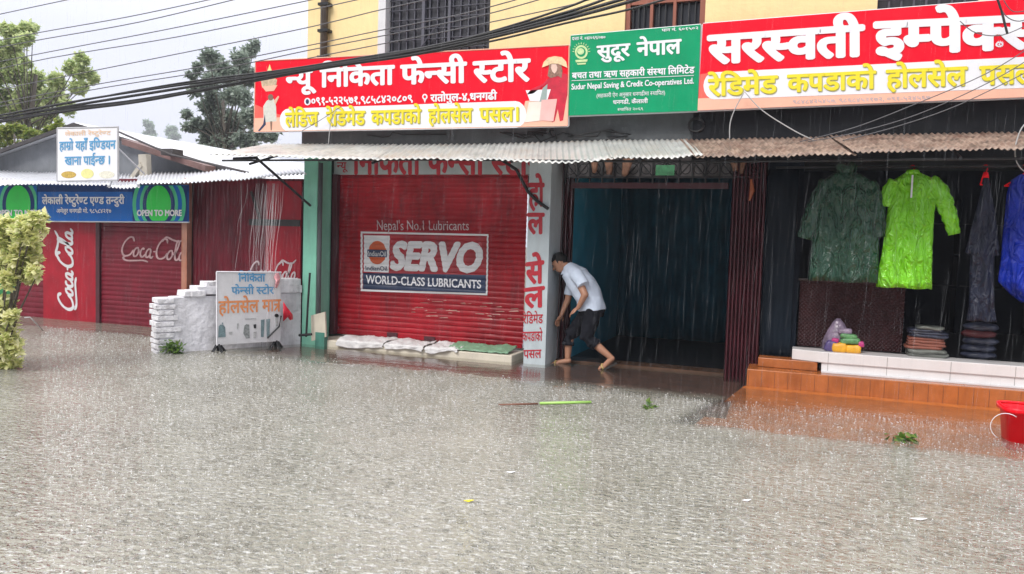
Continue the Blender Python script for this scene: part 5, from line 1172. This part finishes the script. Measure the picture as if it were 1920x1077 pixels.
c = at(1835, 672, 9.4)
st2 = thing('clothes_stack', 'low dark pile of clothes in the gloom below the slate grey raincoat', 'clothes stack', c)
for k in range(5): lump('folded_garment', c+Vector((random.uniform(-.02, .02), 0, k*.075)), .17, .12, .05, (M_cl_navy, mat('dark_red_cloth', (.08, .012, .016), .6))[k == 3], st2, k+9, .06)

# ------------------------------------------------------------------ sacks along the shutter
def sacking(x0, x1, seed, lab):
    def f(u, v):
        x = x0+(x1-x0)*u; k = Vector((x*6, seed, 0)); fr_ = 8.955+.02*mnoise.noise(k)
        if v < .68: t_ = v/.68; y = 9.40+(fr_-9.40)*t_; z = .096+.03*(1-t_)*(.6+mnoise.noise(Vector((x*5, t_*3, seed))))+.035*abs(mnoise.noise(Vector((x*9, t_*4, seed+2))))+.015*abs(mnoise.noise(Vector((x*26, t_*8, seed))))
        else: t_ = (v-.68)/.32; y = fr_-.012*math.sin(x*30+seed); z = .098-t_*max(.01, (.055+.07*mnoise.noise(Vector((x*4, 7, seed)))))+.02*abs(mnoise.noise(Vector((x*9, 4, seed+2))))*(1-t_)
        e_ = .03*mnoise.noise(Vector((v*6, seed, u*2))); return Vector((x+e_, y, z))
    m = MB(); m.grid(f, 56, 22); tag(mesh_obj('sandbag', m, M_sack, None, True, solid=.008), lab, 'sandbag', 'sacks along the red shutter')
for x0, x1, sd_, lab in ((P(636, 640, 9.0).x, P(722, 650, 9.0).x, 1.5, 'crumpled white sack at the left end of the shutter plinth'), (P(724, 645, 9.0).x, P(796, 655, 9.0).x, 4.2, 'crumpled white sack in the middle of the shutter plinth'), (P(800, 650, 9.0).x, P(860, 655, 9.0).x, 8.8, 'crumpled white sack hanging over the plinth beside the green tarpaulin')): sacking(x0, x1, sd_, lab)
c = P(905, 655, 9.2); m = MB()
def tarp(u, v):
    x = c.x-.42+.84*u; t_ = v; return Vector((x, 9.36-.36*t_, .096+.05*(1-t_)*(1+.6*mnoise.noise(Vector((x*5, 0, 3))))+.03*abs(mnoise.noise(Vector((x*9, t_*5, 1))))+.02*abs(mnoise.noise(Vector((x*23, t_*9, 4))))))
m.grid(tarp, 60, 12); tag(mesh_obj('tarpaulin', m, M_sack_green, None, True, solid=.006), 'crumpled pale green tarpaulin at the foot of the red shutter', 'tarpaulin')

# ------------------------------------------------------------------ bucket and floating litter
p = G(1902, 824); bc = Vector((1.86, 7.38, 0))
bk = thing('bucket', 'bright red plastic tub standing in water at the right edge', 'bucket', bc)
zt = P(1890, 763, bc.y-.12).z
def rrect(hw, hd, z, r=.35, n=32):
    o = []
    for k in range(n):
        a = 2*math.pi*k/n; cx_, sx_ = math.cos(a), math.sin(a); e_ = .45; o.append(Vector((bc.x+hw*math.copysign(abs(cx_)**e_, cx_), bc.y+hd*math.copysign(abs(sx_)**e_, sx_), z)))
    return o
m = MB(); m.loft([rrect(.17, .15, -.06), rrect(.20, .175, zt-.035), rrect(.205, .18, zt-.035), rrect(.195, .168, zt-.02), rrect(.17, .145, .03)]); mesh_obj('tub', m, M_pl_red, bk, True)
m = MB(); m.loft([rrect(.205, .18, zt-.045), rrect(.222, .197, zt-.04), rrect(.224, .199, zt), rrect(.205, .18, zt+.002), rrect(.198, .172, zt-.01)], cap=False); mesh_obj('rim', m, M_pl_red, bk, True)
m = MB(); m.tube([Vector((bc.x-.21+.11*math.sin(t_), bc.y-.21, zt-.10+.11*math.cos(t_)-.05)) for t_ in [-2.6+.25*k for k in range(14)]], .003, 5); mesh_obj('handle', m, M_white, bk, True)
a, b_ = G(1012, 759), G(1108, 757)
m = MB(); m.tube([a+Vector((0, 0, .012)), b_+Vector((0, 0, .014))], .013, 8); tag(mesh_obj('stick', m, mat('lime_painted_stick', (.36, .62, .14), .35), None, True), 'bright lime green stick floating on the brown flood water', 'stick')
m = MB(); a2 = G(935, 760); m.tube([a2+Vector((0, 0, .001)), a2.lerp(a, .5)+Vector((0, 0, .005)), a+Vector((-.02, 0, .004))], .011, 6); tag(mesh_obj('twig', m, mat('wet_brown_twig', (.16, .06, .035), .5, var=.3), None, True), 'brown half sunken twig at the left end of the lime stick', 'twig')
def leaves(rs, ctrs, n, size, squash=1.0, droop=.3):
    m = MB(); tot = sum(c[1]**2 for c in ctrs)
    for c, r in ctrs:
        for _ in range(max(3, int(n*r*r/tot))):
            d = Vector((rs.gauss(0, 1), rs.gauss(0, 1), rs.gauss(0, 1)*squash)); d = d.normalized()*r*(rs.random()**.6)*rs.choice((1, 1, 1.35)); p = Vector(c)+d
            ax = Vector((rs.gauss(0, 1), rs.gauss(0, 1), rs.gauss(0, .7)-droop)).normalized(); s_ = ax.cross(Vector((rs.gauss(0, .4), rs.gauss(0, .4), 1))).normalized(); nn = ax.cross(s_)
            l = size*rs.uniform(.6, 1.3); w_ = l*rs.uniform(.24, .38)
            m.add([p, p+ax*l*.5+s_*w_+nn*w_*.3, p+ax*l, p+ax*l*.5-s_*w_+nn*w_*.3], [(0, 1, 2), (0, 2, 3)])
    return m
rs = random.Random(21)
for px, py, n, sp, lab in ((1216, 765, 26, .05, 'small yellow green weed floating right of the lime stick'), (1690, 824, 46, .09, 'grassy green weed clump floating at the edge of the orange ramp')):
    c = G(px, py); m = leaves(rs, [(c+Vector((0, 0, .012)), sp)], n, .07, .25, 0); tag(mesh_obj('floating_weed', m, M_leaf_w), lab, 'weed')
for px, py, l, mm, lab in ((1722, 975, .045, M_white, 'white paper scrap floating in front at the right'), (1400, 940, .025, M_white, 'tiny white scrap floating in the middle of the water'), (958, 887, .03, M_white, 'small white scrap floating below the lime stick'), (879, 941, .03, M_yel_text, 'yellow leaf floating on the water in front')):
    c = G(px, py); m = MB(); m.prism([c+Vector((-l, -.006, .003)), c+Vector((.2*l, -.016, .004)), c+Vector((l, .004, .012)), c+Vector((.1*l, .015, .005))], (0, 0, .003)); tag(mesh_obj('floating_scrap', m, mm), lab, 'litter')
for px, py, lab in ((320, 655, 'small green weed growing at the foot of the brick wall'),):
    c = G(px, py+8); m = leaves(random.Random(4), [(c+Vector((0, 0, .07)), .10), (c+Vector((.08, .05, .05)), .07)], 130, .065, .8, -.3); root = thing('weed', lab, 'weed', c); mesh_obj('foliage', m, M_leaf_w, root)
    m = MB(); [m.tube([c+Vector((dx*.3, 0, -.02)), c+Vector((dx, .02, .13))], .004, 4) for dx in (-.06, 0, .05, .1)]; mesh_obj('stem', m, M_leaf_w, root)

# ------------------------------------------------------------------ trees, shrub and its guard
def crown(D, clumps, jy, seed, shrink=.9):
    r_ = random.Random(seed); out = []
    for px, py, r in clumps: out.append((P(px, py, D+r_.uniform(-jy, jy)), r/FPX*D*shrink*1.05))
    return out
def tree(label, D, clumps, base_px, n, size, mm, jy, seed, trunk_r, zb=-.3, group='trees behind the shops', cat='tree'):
    ctr = crown(D, clumps, jy, seed); bx_ = P(base_px, 300, D).x
    root = thing('tree', label, cat, (bx_, D, zb), group); r_ = random.Random(seed+50)
    subs = []
    for c, r in ctr:
        for _ in range(9): d = Vector((r_.gauss(0, 1), r_.gauss(0, 1), r_.gauss(0, .8))).normalized()*r*r_.uniform(.15, 1.05); subs.append((c+d, r*r_.uniform(.35, .75)))
    mesh_obj('crown', leaves(r_, subs, n, size), mm, root)
    m = MB(); zc = sum(c.z for c, r in ctr)/len(ctr); top = Vector((sum(c.x for c, r in ctr)/len(ctr), D, zc)); fork = Vector((bx_, D, zb)).lerp(top, .55)
    m.tube([Vector((bx_, D, zb)), Vector((bx_, D, zb)).lerp(fork, .5)+Vector((.06, 0, 0)), fork, top], [trunk_r, trunk_r*.8, trunk_r*.65, trunk_r*.3], 8)
    for c, r in ctr: k_ = r_.uniform(.0, .6); s_ = fork.lerp(top, k_); m.tube([s_, s_.lerp(c, .55)+Vector((0, 0, .1*r)), c, c+Vector((r_.uniform(-1, 1), 0, .9)).normalized()*r*.6], [trunk_r*.16, trunk_r*.09, trunk_r*.05, .008], 5)
    mesh_obj('trunk', m, M_bark, root, True); return root
tree('dark leafy tree rising behind the shack beside the red signboard', 24, [(372, 165, 18), (385, 200, 22), (355, 235, 14), (360, 140, 12), (420, 215, 26), (380, 285, 20), (392, 108, 22), (410, 125, 26), (452, 112, 22), (478, 90, 13), (462, 98, 14), (372, 125, 12), (430, 135, 26), (392, 150, 24), (400, 185, 28), (440, 180, 30), (470, 150, 24), (350, 213, 11), (372, 230, 18), (400, 235, 28), (440, 230, 30), (475, 220, 26), (390, 262, 22), (425, 270, 24), (465, 265, 22), (500, 250, 24), (500, 200, 24)], 440, 34000, .17, M_leaf_d, 1.3, 3, .22)
tree('tall light green tree filling the upper left corner', 19, [(50, 55, 16), (20, 62, 20), (62, 50, 10), (15, 85, 22), (45, 78, 18), (5, 110, 26), (40, 115, 22), (30, 140, 26), (70, 150, 24), (-20, 90, 30), (-20, 140, 34), (105, 150, 20), (130, 128, 17), (150, 112, 12), (158, 135, 16), (175, 148, 11), (10, 180, 34), (55, 190, 32), (100, 180, 24), (145, 165, 14), (125, 200, 16), (85, 215, 24), (-20, 210, 34), (30, 220, 28), (150, 160, 12)], 20, 56000, .15, M_leaf_l, 1.2, 4, .2)
tree('bright yellow green bush rising behind the shack roof at far left', 16.5, [(10, 250, 22), (40, 245, 20), (65, 255, 18), (20, 275, 22), (-15, 265, 24), (90, 245, 14), (110, 240, 14)], 30, 11000, .12, leafmat('bright_bush_leaf', (.12, .20, .03), (.26, .32, .06), (.42, .44, .10)), .8, 5, .08)
tree('pale distant tree left of its twin above the shack roof', 250, [(278, 232, 12), (283, 248, 14), (280, 265, 15), (276, 280, 15)], 280, 9000, 1.0, M_leaf_f, 6, 6, .6)
tree('pale distant tree right of its twin above the shack roof', 260, [(322, 245, 11), (325, 258, 13), (320, 272, 14), (322, 285, 15)], 322, 9000, 1.0, M_leaf_f, 6, 7, .6)
SB = Vector((-7.95, 5.75, 0)); DS = 5.75
sroot = thing('shrub', 'pale yellow green variegated shrub at the left edge of the photo', 'shrub', SB)
cl = crown(DS, [(-5, 575, 26), (-2, 615, 28), (5, 640, 24), (0, 670, 26), (22, 590, 14), (20, 660, 16), (70, 425, 16), (55, 435, 18), (75, 408, 12), (62, 480, 16), (70, 515, 10), (50, 520, 16), (20, 425, 26), (48, 415, 14), (66, 411, 15), (10, 450, 26), (45, 440, 20), (38, 470, 24), (60, 455, 12), (10, 490, 26), (40, 495, 22), (60, 508, 13), (-25, 430, 30), (-25, 490, 34), (15, 520, 20), (5, 565, 20), (12, 600, 22), (18, 628, 18), (8, 655, 20), (25, 640, 14), (10, 680, 12), (-25, 560, 34), (-25, 630, 34), (28, 680, 10)], .22, 8, 1.0)
rs = random.Random(31); subs = []
for c, r in cl:
    for _ in range(5): subs.append((c+Vector((rs.gauss(0, 1), rs.gauss(0, 1), rs.gauss(0, 1))).normalized()*r*rs.uniform(.1, 1.0), r*rs.uniform(.4, .8)))
mesh_obj('foliage', leaves(rs, subs, 15000, .075, 1, .15), M_leaf_y, sroot)
m = MB()
for c, r in cl[::2]: m.tube([SB+Vector((rs.uniform(-.08, .08), rs.uniform(-.05, .05), -.1)), SB.lerp(c, .6)+Vector((0, 0, .05)), c], [.014, .010, .005], 5)
mesh_obj('stem', m, M_bark, sroot, True)
gd = thing('tree_guard', 'dark metal tree guard with green painted band round the shrub', 'tree guard', SB)
xr_ = P(-6, 620, DS-.05).x; xl_ = xr_-.45; zt_, zb_ = P(40, 532, DS-.05).z, P(40, 556, DS-.05).z
for i, (x, y) in enumerate(((xr_, DS-.05), (xl_, DS-.05), (xr_, DS+.15), (xl_, DS+.15))): mesh_obj('post', MB().tube([(x, y, -.2), (x, y, zt_)], .011, 6), M_iron, gd)
m = MB()
for z_ in (P(40, 615, DS-.05).z, P(40, 590, DS-.05).z-.0): m.tube([(xl_, DS-.05, z_), (xr_, DS-.05, z_), (xr_, DS+.15, z_), (xl_, DS+.15, z_), (xl_, DS-.05, z_)], .009, 5)
mesh_obj('ring', m, M_iron, gd)
m = MB(); m.box(xl_-.012, xr_+.012, DS-.075, DS-.062, zb_, zt_); m.box(xr_+.012, xr_+.02, DS-.075, DS+.17, zb_, zt_); mesh_obj('band', m, M_band, gd)
m = MB(); m.tube([G(46, 596, .27)]+[Vector(G(x, y, z_)) for x, y, z_ in ((56, 595, .28), (66, 605, .2), (80, 620, .05))], .008, 5); tag(mesh_obj('bent_pipe', m, M_wire_pale, None, True), 'thin pale bent pipe rising from the water right of the shrub', 'pipe')

# ------------------------------------------------------------------ overhead cables and service wires
def wire(name, pts, Y, r, mm, label, cat, group):
    c = catmull(pts, 5); m = MB(); m.tube([P(x, y, Y) for x, y in c], r, 6, cap=True)
    return tag(mesh_obj(name, m, mm, None, True), label, cat, group)
LB = 'thick black cable in the bundle sagging across the red shop signboard'
for pts, r in (([(-70, 236), (0, 222), (150, 196), (300, 172), (440, 150), (600, 126), (740, 103), (900, 72), (1060, 30), (1190, -8)], .016), ([(-70, 232), (0, 217), (160, 187), (330, 161), (470, 143), (620, 121), (760, 97), (920, 62), (1080, 18), (1150, -8)], .013),
    ([(-70, 241), (0, 229), (130, 208), (260, 191), (400, 165), (480, 149), (640, 122), (780, 102), (940, 66), (1100, 26), (1220, -8)], .016), ([(-70, 228), (100, 199), (250, 171), (380, 150), (520, 133), (680, 108), (830, 83), (960, 48), (1080, 8), (1110, -8)], .011),
    ([(-70, 238), (120, 207), (300, 184), (450, 158), (600, 130), (760, 106), (920, 78), (1060, 44), (1180, 18), (1270, -8)], .010), ([(-70, 234), (100, 206), (240, 190), (380, 167), (520, 143), (700, 112), (860, 80), (1000, 48), (1130, 10), (1180, -8)], .012)):
    wire('power_cable', pts, 7.0, r, M_black, LB, 'cable', 'cables of the thick overhead bundle')
LT = 'thin dark overhead wire slanting across the pale sky'
for pts in ([(-60, 42), (0, 27), (140, -3)], [(-60, 88), (70, 62), (240, 32), (410, -4)], [(-60, 100), (80, 74), (260, 42), (450, -3)], [(-60, 128), (90, 98), (300, 58), (575, 2), (605, -5)], [(-60, 143), (100, 108), (330, 70), (577, 20), (660, 2), (700, -6)], [(-60, 180), (180, 132), (380, 92), (577, 52), (700, 22), (780, 4), (820, -5)],
    [(-60, 204), (190, 157), (380, 125), (577, 86), (700, 60), (860, 28), (960, 2), (985, -5)], [(-60, 211), (200, 164), (400, 132), (577, 95), (720, 67), (900, 30), (1010, 0), (1030, -5)], [(577, 110), (720, 82), (900, 46), (1060, 12), (1120, -5)]):
    wire('overhead_wire', pts, 7.4, .0058, M_wire_grey, LT, 'wire', 'thin wires over the street')
LS = 'thin service wire slanting down over the right signboard to the awning'
for pts in ([(1960, 70), (1850, 138), (1700, 202), (1600, 240), (1500, 266)], [(1960, 92), (1860, 152), (1720, 215), (1600, 250), (1515, 266)], [(1960, 118), (1800, 196), (1680, 238), (1580, 264)]):
    wire('service_wire', pts, 8.55, .005, M_wire_grey, LS, 'wire', 'service wires by the right signboard')
wire('service_wire', [(1396, 172), (1430, 208), (1490, 246), (1528, 264)], 8.7, .006, M_wire_pale, 'pale pair of wires running from the white band down to the awning', 'wire', None)
wire('service_wire', [(1396, 172), (1378, 205), (1369, 232), (1368, 262)], 8.7, .006, M_wire_pale, 'pale wire hanging straight down below the right signboard', 'wire', None)
wire('service_wire', [(632, 202), (620, 232), (616, 270)], 8.72, .006, M_wire_pale, 'pale wire hanging down below the long red signboard', 'wire', None)
wire('service_wire', [(640, 200), (600, 226), (566, 246)], 8.72, .004, M_wire_grey, 'grey wire slanting over the white band of the long red signboard', 'wire', None)
wire('cable_loop', [(1935, 222), (1916, 240), (1905, 270), (1904, 296), (1914, 316), (1935, 330)], 8.2, .006, M_wire_pale, 'pale cable loop hanging from the awning at the right edge', 'cable', None)
wire('hanging_wire', [(1868, -8), (1878, 22), (1884, 45), (1889, 64)], 8.5, .011, M_black, 'black cable end dangling over the right signboard', 'cable', None)
LH = 'thin loose wire tangled over the top right of the right signboard'
for pts in ([(1866, -6), (1886, 30), (1912, 40), (1940, 28)], [(1878, -6), (1900, 22), (1940, 16)], [(1800, 40), (1830, 62), (1880, 66), (1940, 40)]): wire('hanging_wire', pts, 8.55, .0045, M_wire_grey, LH, 'wire', 'loose wires over the right signboard')

# ------------------------------------------------------------------ rain, splashes, roof run-off, haze
def clear_mat(name, col, a, rough=.3):
    m = bpy.data.materials.new(name); m.use_nodes = True; b_ = m.node_tree.nodes['Principled BSDF']
    b_.inputs['Base Color'].default_value = (*col, 1); b_.inputs['Roughness'].default_value = rough; b_.inputs['Alpha'].default_value = a; return m
M_rain = clear_mat('rain_water', (.8, .82, .88), .085); M_splash = clear_mat('splash_water', (.82, .82, .82), .6)
rs = random.Random(77); m = MB()
def drop(p, l, r, sx):
    a = p; c = p+Vector((sx*l, 0, l)); k = [(r, 0), (-r*.5, r*.87), (-r*.5, -r*.87)]
    mid = a.lerp(c, .3)
    m.add([a]+[mid+Vector((x, y, 0)) for x, y in k]+[c], [(0, 2, 1), (0, 3, 2), (0, 1, 3), (1, 2, 4), (2, 3, 4), (3, 1, 4)])
for _ in range(3600):
    y = rs.uniform(3.2, 7.95); ctr = -math.tan(.353)*y; x = rs.uniform(ctr-y*.95, ctr+y*.85)
    drop(Vector((x, y, rs.uniform(.02, 4.6))), rs.uniform(.12, .40), rs.uniform(.0004, .0009)*(.55+y*.08), rs.uniform(-.02, .10))
for _ in range(130):                            # drips off the awning edge
    px = rs.uniform(400, 1990); e_ = P(px, 296, 7.96); drop(Vector((e_.x, 7.95+rs.uniform(-.03, .03), rs.uniform(.02, 2.3))), rs.uniform(.05, .22), rs.uniform(.0007, .0014), rs.uniform(0, .03))
for _ in range(500):
    px = rs.uniform(-60, 575); e_ = P(px, 345, 8.5); drop(Vector((e_.x, 8.48+rs.uniform(-.06, .03), rs.uniform(.02, 2.0))), rs.uniform(.06, .3), rs.uniform(.0011, .0019), rs.uniform(0, .03))
tag(mesh_obj('rain', m, M_rain, None, loc=(-2, 6, 0)), 'falling rain in front of the shops', 'rain', kind='stuff')
m = MB()
for _ in range(42000):
    y = 1.6+7.0*rs.random()**.8; ctr = -math.tan(.353)*y; x = rs.uniform(ctr-y*.9, ctr+y*.8)
    lim = 7.95 if x > -7 else 8.6
    if y > lim+rs.uniform(-.3, .3): continue
    s_ = (.3+.6*rs.random()**3)*(.40+.055*y); p = Vector((x, y, 0))
    for k in range(rs.choice((1, 1, 1, 2))):
        a = rs.uniform(0, 6.28); r_ = .012*s_*rs.random(); h_ = .011*s_*rs.uniform(.3, 1.2); w_ = .0075*s_*rs.uniform(.5, 1.5); b0 = p+Vector((math.cos(a)*r_, math.sin(a)*r_, 0)); t_ = b0+Vector((math.cos(a)*h_*.4, math.sin(a)*h_*.4, h_))
        m.add([b0+Vector((w_, 0, 0)), b0+Vector((-w_*.5, w_*.87, 0)), b0+Vector((-w_*.5, -w_*.87, 0)), t_], [(0, 1, 3), (1, 2, 3), (2, 0, 3)])
tag(mesh_obj('rain_splashes', m, M_splash, None, loc=(-2, 5, 0)), 'small splashes of rain on the flood water', 'splashes', kind='stuff')
m = MB()
for k in range(34):                             # water pouring off the low corner of the shack eave
    px = rs.gauss(506, 17); p = P(px, 342, 8.55); z0 = p.z-.02; z1 = rs.uniform(.0, 1.6) if rs.random() < .6 else 0; d = rs.uniform(-.10, .02)
    pts = [Vector((p.x+d*t_+.02*math.sin(t_*9+k), 8.52-.10*t_+rs.uniform(-.02, .02), z0+(z1-z0)*t_)) for t_ in (0, .2, .4, .6, .8, 1)]
    m.tube(pts, [.003, .0045, .002, .004, .0025, .0015], 4)
tag(mesh_obj('roof_runoff', m, clear_mat('runoff_water', (.82, .80, .82), .22), None, True), 'rainwater pouring off the shack roof corner', 'run-off', kind='stuff')
m = MB(); m.box(-210, 150, -18, 320, -1.3, 60)
hz = bpy.data.materials.new('rain_haze'); hz.use_nodes = True; n_ = hz.node_tree.nodes; n_.remove(n_['Principled BSDF'])
vol = n_.new('ShaderNodeVolumePrincipled'); vol.inputs['Density'].default_value = .0014; vol.inputs['Color'].default_value = (.86, .88, .95, 1); vol.inputs['Anisotropy'].default_value = .1
hz.node_tree.links.new(vol.outputs[0], n_['Material Output'].inputs['Volume'])
tag(mesh_obj('haze', m, hz), 'rain haze in the air', 'haze', kind='stuff')
